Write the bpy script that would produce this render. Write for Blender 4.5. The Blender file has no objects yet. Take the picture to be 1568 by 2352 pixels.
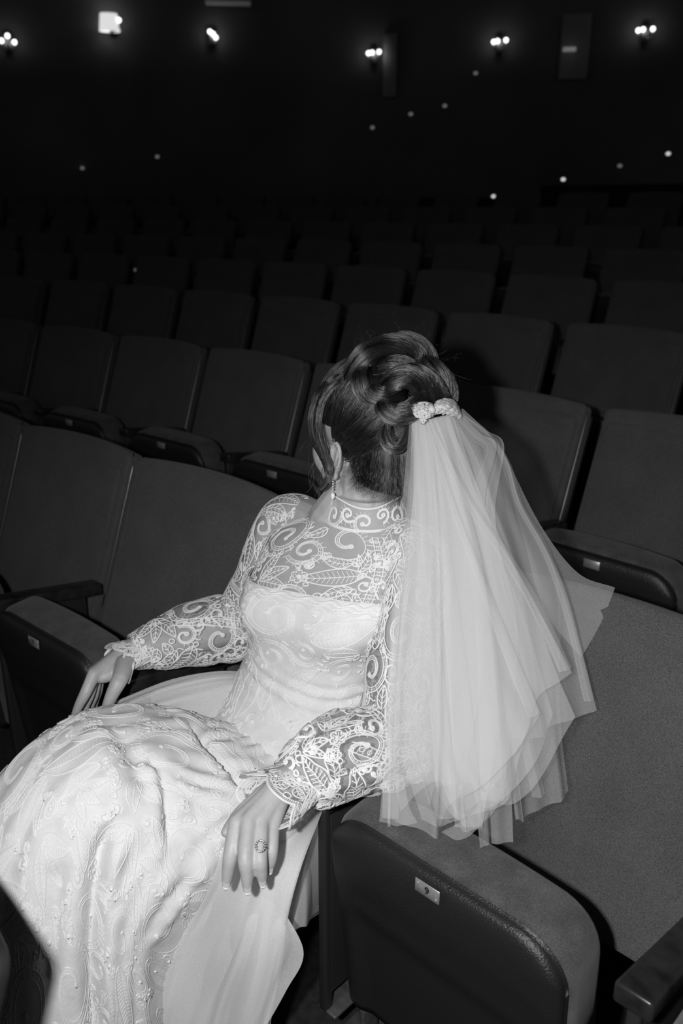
import bpy, bmesh, math, random
import numpy as np
from mathutils import Vector, Matrix

scene = bpy.context.scene
COL = scene.collection
random.seed(7)
rng = np.random.default_rng(11)

# ------------------------------------------------------------------ camera
cam_data = bpy.data.cameras.new('camera')
cam = bpy.data.objects.new('camera', cam_data)
COL.objects.link(cam)
CAM = np.array([1.0825, -0.8293, 1.4792])
yaw, pit, rol = math.radians(42.54), math.radians(-19.38), math.radians(0.18)
FW = np.array([-math.sin(yaw) * math.cos(pit), math.cos(yaw) * math.cos(pit), math.sin(pit)])
RT = np.array([math.cos(yaw), math.sin(yaw), 0.0])
UP = np.cross(RT, FW)
RT, UP = math.cos(rol) * RT + math.sin(rol) * UP, -math.sin(rol) * RT + math.cos(rol) * UP
cam.matrix_world = Matrix(((RT[0], UP[0], -FW[0], CAM[0]), (RT[1], UP[1], -FW[1], CAM[1]),
                           (RT[2], UP[2], -FW[2], CAM[2]), (0, 0, 0, 1)))
cam_data.sensor_fit = 'VERTICAL'
cam_data.sensor_height = 36.0
cam_data.sensor_width = 24.0
cam_data.lens = 36.0 * 1986.8 / 2352.0
cam_data.clip_start = 0.05
cam_data.clip_end = 200
cam_data.dof.use_dof = True
cam_data.dof.focus_distance = 1.42
cam_data.dof.aperture_fstop = 4.0
scene.camera = cam

# ------------------------------------------------------------------ world: even grey fill added to lift the blacks
world = bpy.data.worlds.new('black_lift_fill')
scene.world = world
world.use_nodes = True
world.node_tree.nodes['Background'].inputs['Color'].default_value = (1, 1, 1, 1)
world.node_tree.nodes['Background'].inputs["Strength"].default_value = 0.058

# ------------------------------------------------------------------ flash held beside the lens
fl = bpy.data.lights.new('camera_flash', 'SPOT')
fl.energy = 91
fl.shadow_soft_size = 0.022
fl.spot_size = math.radians(92)
fl.spot_blend = 0.9
flash = bpy.data.objects.new('camera_flash', fl)
COL.objects.link(flash)
FPOS = CAM - RT * 0.15 + UP * 0.03 - FW * 0.02
flash.location = FPOS
aim = Vector((0.42, 0.08, 0.66)) - Vector(FPOS)
flash.rotation_euler = aim.to_track_quat('-Z', 'Y').to_euler()

vs = scene.view_settings
vs.view_transform = 'Standard'
vs.look = 'None'
vs.gamma = 1
vs.use_curve_mapping = False
vs.exposure = 0.0
scene.cycles.transparent_max_bounces = 32
scene.cycles.max_bounces = 4
scene.cycles.diffuse_bounces = 3

# ------------------------------------------------------------------ helpers
def ob(name, data, parent=None, mat=None, kind=None, label=None, cat=None, group=None):
    o = bpy.data.objects.new(name, data)
    COL.objects.link(o)
    if parent is not None:
        o.parent = parent
    if mat is not None and data is not None and not data.materials:
        data.materials.append(mat)
    if kind: o['kind'] = kind
    if label: o['label'] = label
    if cat: o['category'] = cat
    if group: o['group'] = group
    return o

def mesh(name, v, f, smooth=True):
    m = bpy.data.meshes.new(name)
    m.from_pydata([tuple(map(float, p)) for p in v], [], [tuple(map(int, q)) for q in f])
    if smooth:
        m.polygons.foreach_set('use_smooth', [True] * len(m.polygons))
    m.update()
    return m

def bm_mesh(name, bm, smooth=True):
    m = bpy.data.meshes.new(name)
    bmesh.ops.recalc_face_normals(bm, faces=bm.faces[:])
    bm.to_mesh(m); bm.free()
    if smooth:
        m.polygons.foreach_set('use_smooth', [True] * len(m.polygons))
    return m

def bevelled_box(name, x0, x1, y0, y1, z0, z1, bev=0.004, seg=2, fn=None):
    bm = bmesh.new()
    bmesh.ops.create_cube(bm, size=1)
    for v in bm.verts:
        v.co = Vector(((x0 + x1) / 2 + v.co.x * (x1 - x0), (y0 + y1) / 2 + v.co.y * (y1 - y0), (z0 + z1) / 2 + v.co.z * (z1 - z0)))
    if bev > 0:
        bmesh.ops.bevel(bm, geom=bm.edges[:], offset=bev, segments=seg, affect='EDGES', profile=0.5)
    if fn:
        for v in bm.verts: v.co = Vector(fn(*v.co))
    return bm_mesh(name, bm)

def merged(name, meshes):
    v, f = [], []
    for m in meshes:
        k = len(v)
        v += [tuple(p.co) for p in m.vertices]
        f += [[i + k for i in q.vertices] for q in m.polygons]
    return mesh(name, v, f)

def nodes(mat):
    return mat.node_tree.nodes, mat.node_tree.links

def principled(name, grey, rough=0.6, spec=0.5, metal=0.0, sheen=0.0, noise=None, bump=None, coat=0.0, grain=0.0):
    """noise=(scale, amount) varies the grey, bump=(scale, strength) gives fine relief"""
    m = bpy.data.materials.new(name)
    m.use_nodes = True
    N, L = nodes(m)
    b = N['Principled BSDF']
    b.inputs['Base Color'].default_value = (grey, grey, grey, 1)
    b.inputs['Roughness'].default_value = rough
    b.inputs['Specular IOR Level'].default_value = spec
    b.inputs['Metallic'].default_value = metal
    b.inputs['Sheen Weight'].default_value = sheen
    b.inputs['Coat Weight'].default_value = coat
    tc = N.new('ShaderNodeTexCoord')
    if noise:
        t = N.new('ShaderNodeTexNoise'); t.inputs['Scale'].default_value = noise[0]; t.inputs['Detail'].default_value = 6
        L.new(tc.outputs['Object'], t.inputs['Vector'])
        r = N.new('ShaderNodeMapRange')
        r.inputs['From Min'].default_value = 0.3; r.inputs['From Max'].default_value = 0.7
        r.inputs['To Min'].default_value = grey * (1 - noise[1]); r.inputs['To Max'].default_value = grey * (1 + noise[1])
        L.new(t.outputs['Fac'], r.inputs['Value'])
        L.new(r.outputs['Result'], b.inputs['Base Color'])
        if grain:
            tg = N.new('ShaderNodeTexNoise'); tg.inputs['Scale'].default_value = 620; tg.inputs['Detail'].default_value = 2
            L.new(tc.outputs['Object'], tg.inputs['Vector'])
            mg = N.new('ShaderNodeMapRange'); mg.inputs['From Min'].default_value = .3; mg.inputs['From Max'].default_value = .7
            mg.inputs['To Min'].default_value = 1 - grain; mg.inputs['To Max'].default_value = 1 + grain
            L.new(tg.outputs['Fac'], mg.inputs['Value'])
            mm = N.new('ShaderNodeMath'); mm.operation = 'MULTIPLY'
            L.new(r.outputs['Result'], mm.inputs[0]); L.new(mg.outputs['Result'], mm.inputs[1])
            L.new(mm.outputs[0], b.inputs['Base Color'])
    if bump:
        t = N.new('ShaderNodeTexNoise'); t.inputs['Scale'].default_value = bump[0]; t.inputs['Detail'].default_value = 3
        L.new(tc.outputs['Object'], t.inputs['Vector'])
        bu = N.new('ShaderNodeBump'); bu.inputs['Strength'].default_value = bump[1]; bu.inputs['Distance'].default_value = 0.002
        L.new(t.outputs['Fac'], bu.inputs['Height'])
        L.new(bu.outputs['Normal'], b.inputs['Normal'])
    return m

M = {}
M['velvet'] = principled('seat_velvet', 0.080, 0.95, 0.15, sheen=0.15, noise=(10, .10), bump=(900, .35), grain=.45)
M['velvet_cushion'] = principled('cushion_velvet', 0.07, 0.95, 0.15, sheen=0.15, noise=(22, .28), bump=(900, .35), grain=.4)
M['shell'] = principled('seat_shell', 0.02, 0.5, 0.3, bump=(500, .2))
M['pan'] = principled('pan_plastic', 0.016, 0.36, 0.5, bump=(420, .55))
M['wood'] = principled('armrest_wood', 0.018, 0.3, 0.5, noise=(30, .5), coat=.2)
M['steel'] = principled('standard_steel', 0.02, 0.5, 0.4, bump=(600, .15))
M['trim'] = principled('edge_trim', 0.28, 0.34, 0.5, metal=1.0)
M['plate'] = principled('number_plate', 0.42, 0.42, 0.5, metal=0.6, noise=(200, .15))
M['ink'] = principled('plate_ink', 0.01, 0.6)
M['foot'] = principled('foot_metal', 0.12, 0.4, 0.5, metal=.5, noise=(60, .3))
M['carpet'] = principled('floor_carpet', 0.028, 0.95, 0.1, noise=(60, .3), bump=(700, .5))
M['wall'] = principled('hall_wall', 0.2, 0.9, 0.1, noise=(.7, .2))
M['brass'] = principled('lamp_brass', 0.3, 0.35, 0.5, metal=1.0)

def emit(name, strength):
    m = bpy.data.materials.new(name); m.use_nodes = True
    N, L = nodes(m)
    b = N['Principled BSDF']
    b.inputs['Base Color'].default_value = (.8, .8, .8, 1)
    b.inputs['Emission Color'].default_value = (1, 1, 1, 1)
    b.inputs['Emission Strength'].default_value = strength
    return m

# ------------------------------------------------------------------ the house: curved rows on shallow steps
W = 0.54                      # seat spacing
K = 0.0422                    # row curvature
RC = 1 / K
ROW_D, ROW_H, ROW_H2 = 1.0576, 0.0785, 0.0105
FRONT_SHIFT = .118
def rowz(j):
    if j == 0: return -0.065
    return (j - 1) * ROW_H + (j - 1) * (j - 2) / 2 * ROW_H2
def arc(s, b, z):
    ph = s * K
    return ((RC + b) * math.sin(ph), -RC + (RC + b) * math.cos(ph), z)

NROWS = 8
def build_floor():
    v, f = [], []
    ss = np.linspace(-14, 8, 45)
    prof = [(-6.0, -0.14), (-1.45, -0.14), (-1.45, -.065), (-.40, -.065)]
    for j in range(1, 20):
        b0 = -.40 + (j - 1) * ROW_D
        prof += [(b0, rowz(j)), (b0 + ROW_D, rowz(j))]
    for s in ss:
        for b, z in prof: v.append(arc(s * (1 + max(b, 0) / RC), b, z))
    n = len(prof)
    for i in range(len(ss) - 1):
        for k in range(n - 1):
            a = i * n + k
            f.append((a, a + n, a + n + 1, a + 1))
    return mesh('floor', v, f, False)
ob('floor', build_floor(), mat=M['carpet'], kind='structure')

def back_outline(w, h, crown, rc, n=8):
    """half-width w, height h: rounded-top panel outline, counter-clockwise from bottom left"""
    pts = [(-w, 0), (w, 0)]
    for k in range(n + 1):
        a = k / n * math.pi / 2
        pts.append((w - rc + rc * math.cos(a), h - crown - rc + rc * math.sin(a)))
    for k in range(1, 14):
        x = (w - rc) * (1 - 2 * k / 14)
        pts.append((x, h - crown * (x / (w - rc)) ** 2))
    for k in range(n + 1):
        a = math.pi / 2 + k / n * math.pi / 2
        pts.append((-w + rc + rc * math.cos(a), h - crown - rc + rc * math.sin(a)))
    return pts

def panel(name, outline, y0, y1, bev, seg, fn):
    bm = bmesh.new()
    fr = [bm.verts.new((x, y0, t)) for x, t in outline]
    bk = [bm.verts.new((x, y1, t)) for x, t in outline]
    ff = bm.faces.new(fr); fb = bm.faces.new(bk[::-1])
    n = len(fr)
    for i in range(n): bm.faces.new((fr[i], bk[i], bk[(i + 1) % n], fr[(i + 1) % n]))
    bm.normal_update()
    if bev:
        ed = [e for e in bm.edges if (e in ff.edges[:] or e in fb.edges[:])]
        bmesh.ops.bevel(bm, geom=ed, offset=bev, segments=seg, affect='EDGES', profile=.6)
    for v in bm.verts: v.co = Vector(fn(*v.co))
    return bm_mesh(name, bm)

# the back leans: front face runs from (y .28, z .42) to (y .45, z .873)
T0 = np.array([0.262, 0.37]); TD = np.array([0.17, 0.453]); TD = TD / np.hypot(*TD); TN = np.array([TD[1], -TD[0]])
def lean(x, y, t):
    p = T0 + TD * t + TN * y
    bow = .018 * (1 - (x / .26) ** 2)             # shallow hollow across the back
    return (x, p[0] + bow * TN[0], p[1] + bow * TN[1])
BH = 0.537
ME = {}
ME['seat_back'] = panel('seat_back', back_outline(.256, BH, .015, .018), 0, .055, .012, 3, lean)
ME['front_pad'] = panel('front_pad', back_outline(.241, BH - .042, .016, .018), -.012, .02, .007, 2, lean)
ME['back_shell'] = panel('back_shell', back_outline(.2575, BH - .012, .018, .024), .056, .075, .005, 2, lean)

def tube(pts, r, n=8, closed_ends=True):
    """tube mesh through points; r scalar or list"""
    P_ = [np.array(p, float) for p in pts]
    R_ = [r] * len(P_) if np.isscalar(r) else list(r)
    v, f = [], []
    t = P_[1] - P_[0]; t /= np.linalg.norm(t)
    a = np.cross(t, [0, 0, 1.0])
    if np.linalg.norm(a) < 1e-3: a = np.cross(t, [0, 1.0, 0])
    a /= np.linalg.norm(a)
    for i, p in enumerate(P_):
        t = P_[min(i + 1, len(P_) - 1)] - P_[max(i - 1, 0)]
        t /= max(np.linalg.norm(t), 1e-9)
        a = a - t * (a @ t); a /= max(np.linalg.norm(a), 1e-9)
        b = np.cross(t, a)
        for k in range(n):
            q = 2 * math.pi * k / n
            v.append(p + R_[i] * (math.cos(q) * a + math.sin(q) * b))
    for i in range(len(P_) - 1):
        for k in range(n):
            k2 = (k + 1) % n
            f.append((i * n + k, i * n + k2, (i + 1) * n + k2, (i + 1) * n + k))
    if closed_ends:
        f.append(tuple(range(n))[::-1]); f.append(tuple(range((len(P_) - 1) * n, len(P_) * n)))
    return v, f

def trim_mesh(sx):
    ms = []
    for sx in (sx,):
        pts = [lean(sx * (.2590 - (.02 * max(0, (t - BH + .035) / .03) ** 2)), .018, t) for t in np.linspace(.10, BH - .014, 12)]
        v, f = tube(pts, .0018, 6)
        ms.append(mesh('e', v, f))
    return merged('edge_trim', ms)
ME['edge_trim'] = (trim_mesh(1), trim_mesh(-1))

# tipped-up seat: the pan's underside faces forward, the cushion sits behind it
PH = math.radians(84)
PB = np.array([0.036, 0.186]); PD = np.array([-math.cos(PH), math.sin(PH)]); PN = np.array([-math.sin(PH), -math.cos(PH)])
def pan_pt(x, t, h):
    p = PB + PD * t + PN * h
    return (x - .02, p[0], p[1])
PL, PW = 0.414, 0.208
def sstep(a, b, x):
    t = min(max((x - a) / (b - a), 0), 1); return t * t * (3 - 2 * t)
def pan_mesh():
    v, f = [], []
    nx, nt = 40, 40
    for i in range(nx + 1):
        for k in range(nt + 1):
            a = -1 + 2 * i / nx; c = k / nt
            a = math.copysign(1 - (1 - abs(a)) ** 1.6, a)
            c = 1 - (1 - c) ** 1.5
            # rounded front corners
            x = a * PW * (1 - .03 * (1 - c))
            rc = .075; q = max(0, (abs(x) - PW + rc) / rc)
            t = c * (PL - rc * (1 - math.sqrt(max(0, 1 - min(q, 1) ** 2))))
            e = 1 - max(abs(a) ** 12, c ** 22)
            h = .006 + .019 * max(e, 0) ** .5
            rec = sstep(.62, .50, c) * sstep(.86, .70, abs(a))
            side = sstep(.97, .80, c)
            h -= .004 * sstep(.80, .66, c) + .010 * rec
            v.append(pan_pt(x, t, h))
    n = nt + 1
    for i in range(nx):
        for k in range(nt):
            f.append((i * n + k, (i + 1) * n + k, (i + 1) * n + k + 1, i * n + k + 1))
    # flat rear face of the pan
    m0 = len(v)
    ringi = [i * n for i in range(nx + 1)] + [nx * n + k for k in range(1, n)] + [i * n + nt for i in range(nx - 1, -1, -1)] + [k for k in range(nt - 1, 0, -1)]
    for q in ringi:
        p = v[q]; v.append((p[0], p[1] + .008, p[2] + .001))
    R = len(ringi)
    for q in range(R):
        f.append((ringi[q], m0 + q, m0 + (q + 1) % R, ringi[(q + 1) % R]))
    f.append(tuple(range(m0, m0 + R)))
    return mesh('seat_pan', v, f)
ME['seat_pan'] = pan_mesh()
def cush_mesh():
    pts = []
    w, h, rc = PW + .004, PL + .010, .07
    pts = back_outline(w, h, .006, rc)
    def fn(x, y, t):
        q = pan_pt(x, t + .0, -y)
        return q
    return panel('seat_cushion', pts, .004, .09, .022, 4, fn)
ME['seat_cushion'] = cush_mesh()
plate_t, plate_h = .397, .0240
ME['number_plate'] = bevelled_box('number_plate', -.0215, .0215, -.011, .011, 0, .0016, .0006, 1)
def rivet_mesh():
    bm = bmesh.new(); bmesh.ops.create_uvsphere(bm, u_segments=8, v_segments=5, radius=.0017)
    return bm_mesh('rivet', bm)
ME['rivet'] = rivet_mesh()

# lowered seat
def low_cush():
    pts = back_outline(.235, .44, .01, .05)
    return panel('seat_cushion', pts, 0, .10, .03, 4, lambda x, y, t: (x, .34 - t * .985, .435 - y + t * .06))
ME['low_cushion'] = low_cush()

# standard with the wooden arm cap
SL = -0.18
def cap_fn(x, y, z):
    t = min(max(y / .30, 0), 1)
    return (x * (1 - .12 * t), y, z + SL * y)
ME['arm_cap'] = bevelled_box('arm_cap', -.0255, .0255, 0, .30, .562, .595, .006, 3, cap_fn)
def std_fn(x, y, z):
    t = (z - .12) / .44
    return (x, y, z + SL * y * t)
ME['side_panel'] = bevelled_box('side_panel', -.0105, .0105, .022, .255, .16, .562, .003, 2, std_fn)
ME['front_post'] = bevelled_box('front_post', -.0095, .0095, .010, .030, .12, .562, .005, 3, lambda x, y, z: (x, y + .0 * z, z))
ME['rear_post'] = bevelled_box('rear_post', -.014, .014, .16, .25, 0.0, .30, .006, 2, lambda x, y, z: (x, y + .12 * (z), z))
ME['floor_bracket'] = merged('floor_bracket', [bevelled_box('a', -.013, .030, .012, .15, .118, .126, .003, 2),
                                              bevelled_box('b', .012, .024, .085, .125, .0, .15, .004, 2, lambda x, y, z: (x + .1 * (.16 - z), y, z)),
                                              bevelled_box('c', -.02, .06, .05, .20, .0, .008, .003, 1)])

def put(o, s, b, z, extra=0.0):
    o.location = arc(s, b, z)
    o.rotation_euler = (0, 0, -s * K + extra)

def make_standard(j, s, label):
    e = ob('seat_standard', None, label=label, cat='armrest', group='armrest standards between the seats')
    put(e, s, (j - 1) * ROW_D, rowz(j))
    ob('arm_cap', ME['arm_cap'], e, M['wood'])
    ob('side_panel', ME['side_panel'], e, M['steel'])
    ob('front_post', ME['front_post'], e, M['steel'])
    if j == 1:
        ob('rear_post', ME['rear_post'], e, M['steel'])
        ob('floor_bracket', ME['floor_bracket'], e, M['foot'])
    return e

def make_seat(j, s, label, number=None, raised=True, group='tip-up seats in the rows'):
    e = ob('theater_seat', None, label=label, cat='seat', group=group)
    put(e, s, (j - 1) * ROW_D, rowz(j))
    bk = ob('seat_back', ME['seat_back'], e, M['velvet'])
    for tm_ in ME['edge_trim']: ob('edge_trim', tm_, bk, M['trim'])
    ob('back_shell', ME['back_shell'], e, M['shell'])
    if j <= 3: ob('front_pad', ME['front_pad'], bk, M['velvet'])
    if raised:
        pn = ob('seat_pan', ME['seat_pan'], e, M['pan'])
        ob('seat_cushion', ME['seat_cushion'], e, M['velvet_cushion'])
        if j <= 3:
            pl = ob('number_plate', ME['number_plate'], e, M['plate'])
            p = pan_pt(0, plate_t, plate_h)
            pl.location = p
            pl.rotation_euler = (math.pi - PH + math.radians(-7), 0, 0)
            if j == 1:
                for sx in (-1, 1):
                    r = ob('rivet', ME['rivet'], pl, M['plate']); r.location = (sx * .0165, sx * -.005, .0016)
                if number:
                    c = bpy.data.curves.new('numeral', 'FONT'); c.body = number; c.size = .0155
                    c.align_x = 'CENTER'; c.align_y = 'CENTER'; c.extrude = .0002; c.offset = .0005
                    tmp = bpy.data.objects.new('t', c); COL.objects.link(tmp)
                    nm = bpy.data.meshes.new_from_object(tmp.evaluated_get(bpy.context.evaluated_depsgraph_get()))
                    bpy.data.objects.remove(tmp); nm.materials.clear()
                    n = ob('numeral', nm, pl, M['ink']); n.location = (0, 0, .0018)
    else:
        ob('seat_cushion', ME['low_cushion'], e, M['velvet_cushion'])
    return e

make_seat(1, -3 * W, 'dark theater seat at the left edge, beyond the seat with plate 7', group=None)
make_seat(1, -2 * W, 'dark theater seat just left of the seat with plate 7', group=None)
make_seat(1, -1 * W, 'dark theater seat with number plate 7 left of the woman', '7', group=None)
make_seat(1, 0, 'dark theater seat the woman in lace sits on', raised=False, group=None)
make_seat(1, W, 'dark tip-up theater seat with number plate 9 right of the woman', '9', group=None)
make_seat(1, 2 * W, 'dark theater seat at the right edge past the seat with plate 9', group=None)
for i, lab in ((-2.5, 'armrest standard at the left edge beyond the seat left of plate 7'), (-1.5, 'dark wooden armrest on the far side of the seat with plate 7'),
               (-.5, 'dark wooden armrest under the right hand of the woman'), (.5, 'dark wooden armrest with front post under the left sleeve of the woman'),
               (1.5, 'worn dark wooden armrest in the lower right corner')):
    make_standard(1, i * W, lab)

for i, lab in ((-1, 'seat back of the row in front, below the lower left of the view'), (0, 'end seat of the row in front, beside the lower left of the view')):
    make_seat(0, i * W + FRONT_SHIFT, lab, group=None)

ORD = ['first', 'second', 'third', 'fourth', 'fifth', 'sixth', 'seventh', 'eighth', 'ninth', 'tenth', 'eleventh', 'twelfth', 'thirteenth', 'fourteenth', 'fifteenth', 'sixteenth', 'seventeenth', 'eighteenth']
OFF = {2: -1.1288, 3: -1.7717, 4: -2.5693, 5: -3.0237, 6: -3.6, 7: -4.3, 8: -5.0, 9: -5.6}
RNG = {2: (-4, 3), 3: (-5, 3), 4: (-6, 4), 5: (-7, 4), 6: (-8, 5), 7: (-8, 6), 8: (-8, 6), 9: (-8, 7)}
for j in range(2, NROWS + 1):
    lo, hi = RNG[j]
    for n, i in enumerate(range(lo, hi)):
        make_seat(j, OFF[j] + (i + .5) * W, 'dark theater seat, %s from the left in the %s row behind the woman' % (ORD[n], ORD[j - 2]))
        if j <= 5:
            make_standard(j, OFF[j] + i * W, 'armrest left of the %s seat in the %s row behind the woman' % (ORD[n], ORD[j - 2]))

# ------------------------------------------------------------------ far wall, lamps, step lights
WC = np.array([0.0, -1.0]); WR = 15.5
def on_wall(az_deg, r, z):
    a = math.radians(az_deg)
    return np.array([CAM[0] + r * math.sin(a), CAM[1] + r * math.cos(a), z])
def build_wall():
    v, f = [], []
    A = np.radians(np.linspace(-95, 15, 56))
    for a in A:
        p = CAM[:2] + (WR + .2) * np.array([math.sin(a), math.cos(a)])
        q = CAM[:2] + (WR + .45) * np.array([math.sin(a), math.cos(a)])
        v += [(p[0], p[1], .3), (p[0], p[1], 9), (q[0], q[1], 9), (q[0], q[1], .3)]
    for i in range(len(A) - 1):
        for k in range(4):
            k2 = (k + 1) % 4
            f.append((i * 4 + k, (i + 1) * 4 + k, (i + 1) * 4 + k2, i * 4 + k2))
    return mesh('wall_back', v, f)
ob('wall_back', build_wall(), mat=M['wall'], kind='structure')
ob('ceiling', bevelled_box('ceiling', -30, 12, -6, 20, 9.0, 9.3, 0, 1), mat=M['wall'], kind='structure')
M['bulb'] = emit('bulb_glow', 3.0)
M['shade_lit'] = emit('lamp_shade_glow', .7)
M['dot'] = emit('step_light_glow', 0.8)
M['dot_dim'] = emit('dim_light_or_glint_glow', 0.12)
M['strip_dim'] = emit('strip_glow', .03)
M['door'] = principled('pale_lit_paint', 0.42, .6)  # faint light of the doorway and pillar put into a paler colour

def sphere_mesh(name, r, seg=14, scale=(1, 1, 1)):
    bm = bmesh.new(); bmesh.ops.create_uvsphere(bm, u_segments=seg, v_segments=max(6, seg * 2 // 3), radius=r)
    for v in bm.verts: v.co = Vector((v.co.x * scale[0], v.co.y * scale[1], v.co.z * scale[2]))
    return bm_mesh(name, bm)
for k_ in ('dot', 'dot_dim', 'strip_dim'): M[k_].cycles.emission_sampling = 'NONE'
BULB = sphere_mesh('bulb', .034, 10)
def sconce(az, elev, offs, label, shade=False):
    r = WR
    z = CAM[2] + r * math.tan(math.radians(elev))
    p = on_wall(az, r, z)
    e = ob('wall_sconce', None, label=label, cat='wall lamp', group='wall sconces on the far wall')
    e.location = p
    e.rotation_euler = (0, 0, math.radians(-az))
    ob('backplate', bevelled_box('backplate', -.06, .06, .10, .17, -.16, .10, .02, 2), e, M['brass'])
    for dx, dz in offs:
        v, f = tube([(0, .12, -.08), (dx * .5, .02, -.12), (dx, 0, dz - .10), (dx, 0, dz - .035)], .012, 6)
        ob('lamp_arm', mesh('lamp_arm', v, f), e, M['brass'])
        b = ob('bulb', BULB, e, M['bulb']); b.location = (dx, 0, dz)
    if shade:
        v, f = [], []
        for k in range(12):
            a = 2 * math.pi * k / 12
            v += [(.16 * math.cos(a) - .05, .02 + .09 * math.sin(a), -.13), (.13 * math.cos(a) - .05, .02 + .07 * math.sin(a), .12)]
        for k in range(12):
            k2 = (k + 1) % 12
            f.append((2 * k, 2 * k2, 2 * k2 + 1, 2 * k + 1))
        ob('lamp_shade', mesh('lamp_shade', v, f), e, M['shade_lit'])
px = .0078
sconce(-61.55, 8.75, [(-.09, -.03), (0, .04), (.09, -.04)], 'wall sconce with three spread bulbs, leftmost of the lamps')
sconce(-55.8, 9.85, [(-.01, -.03), (.04, .0), (.10, .03)], 'wall sconce with glowing white shade, second lamp from the left', True)
sconce(-50.2, 9.45, [(-.03, .03), (.02, 0), (.06, -.05)], 'wall sconce with small close bulbs, third lamp from the left')
sconce(-40.7, 8.6, [(-.09, -.01), (-.03, 0), (.08, .01)], 'wall sconce with three bulbs nearest above the bun of the woman')
sconce(-33.4, 9.1, [(-.09, -.01), (-.03, 0), (.10, .01)], 'wall sconce with three bulbs beside the pale doorway')
sconce(-25.35, 9.4, [(-.10, -.01), (-.03, 0), (.11, .0)], 'wall sconce with three bulbs, rightmost of the lamps')

d = ob('door_1', bevelled_box('door_1', -.22, .22, .05, .12, -.5, .42, .01, 1), mat=M['door'], kind='structure')  # closed panel, its pale colour stands in for the lit opening
d.location = on_wall(-29.1, WR + .05, CAM[2] + WR * math.tan(math.radians(8.9))); d.rotation_euler = (0, 0, math.radians(29.1))
d = ob('trim_1', bevelled_box('trim_1', -.11, .11, .05, .14, -.62, .30, .01, 1), mat=M['door'], kind='structure')
d.location = on_wall(-39.75, WR + .05, CAM[2] + WR * math.tan(math.radians(8.55))); d.rotation_euler = (0, 0, math.radians(39.75))
s_ = ob('lit_sign', bevelled_box('lit_sign', -.1, .1, -.02, .04, -.03, .03, .008, 1), mat=M['dot_dim'], label='small faintly lit bar sign on the pale doorway', cat='sign')
s_.location = on_wall(-29.4, WR - .05, CAM[2] + WR * math.tan(math.radians(8.55))); s_.rotation_euler = (0, 0, math.radians(29.4))
s_ = ob('lit_strip', bevelled_box('lit_strip', -.35, .35, -.03, .04, -.03, .03, .008, 1), mat=M['strip_dim'], label='long dim light strip at the top left of the far wall', cat='light')
s_.location = on_wall(-49.2, WR, CAM[2] + WR * math.tan(math.radians(11.0))); s_.rotation_euler = (0, 0, math.radians(49))
DOT = sphere_mesh('step_light_or_glint', .033, 10, (1.2, .8, .8))
DOTS = [(855, 293, 0, 13.2), (943, 262, 0, 13.2), (1021, 243, 0, 13.2), (946, 498, 1, 9.5), (1133, 451, 1, 10.5), (1293, 412, 1, 11.3), (1423, 381, 0, 12.2), (1534, 353, 1, 13),
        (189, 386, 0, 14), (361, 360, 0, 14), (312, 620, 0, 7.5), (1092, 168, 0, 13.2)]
LAB = ['dim step light, lowest of the three above the bun', 'dim step light, middle of the three above the bun', 'dim step light, highest of the three above the bun',
       'step light lowest in the rising row on the right', 'step light second lowest in the rising row on the right', 'step light in the middle of the rising row on the right',
       'faintest step light in the rising row on the right', 'step light highest in the rising row at the right edge', 'dim step light at the left, farthest left of all',
       'dim step light at the left, right of its pair', 'glowing bead standing in for a glint on a third-row seat end at left', 'dim step light just under the sconces on the right']  # one bead is no lamp, it glows in place of a seat-end glint
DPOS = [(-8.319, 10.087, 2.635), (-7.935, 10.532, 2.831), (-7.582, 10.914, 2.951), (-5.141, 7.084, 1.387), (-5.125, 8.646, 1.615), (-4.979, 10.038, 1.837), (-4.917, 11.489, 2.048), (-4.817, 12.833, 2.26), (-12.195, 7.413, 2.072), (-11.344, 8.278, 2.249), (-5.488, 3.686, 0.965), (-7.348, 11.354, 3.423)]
for (a, lab), (x, y, b, dd) in zip(zip(DPOS, LAB), DOTS):
    o = ob('step_light_or_glint', DOT, mat=None, label=lab, cat='step light', group='small step lights up the aisles')
    o.data = DOT.copy(); o.data.materials.clear(); o.data.materials.append(M['dot'] if b else M['dot_dim'])
    o.location = a
    k = dd / 15.0
    o.scale = (k, k, k)

# ------------------------------------------------------------------ surface tools
def cr(pts, n, closed=False):
    """Catmull-Rom resample of control points (m,dim) to n points"""
    Q = np.array(pts, float); m = len(Q)
    out = []
    seg = m if closed else m - 1
    for t in np.linspace(0, seg, n, endpoint=not closed):
        i = min(int(t), seg - 1); x = t - i
        if closed:
            p = [Q[(i + k) % m] for k in (-1, 0, 1, 2)]
        else:
            p1, p2 = Q[i], Q[i + 1]
            p0 = Q[i - 1] if i > 0 else 2 * p1 - p2
            p3 = Q[i + 2] if i + 2 < m else 2 * p2 - p1
            p = [p0, p1, p2, p3]
        a = 2 * p[1]; b = p[2] - p[0]; c = 2 * p[0] - 5 * p[1] + 4 * p[2] - p[3]; d = -p[0] + 3 * p[1] - 3 * p[2] + p[3]
        out.append(.5 * (a + b * x + c * x * x + d * x ** 3))
    return np.array(out)

def grid_from(ctrl, nu, nv, closed_v=False):
    """ctrl[u][v] control net -> smooth grid (nu,nv,3)"""
    A = np.array([cr(r, nv, closed_v) for r in np.array(ctrl, float)])
    return np.stack([cr(A[:, k], nu) for k in range(A.shape[1])], 1)

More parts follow.
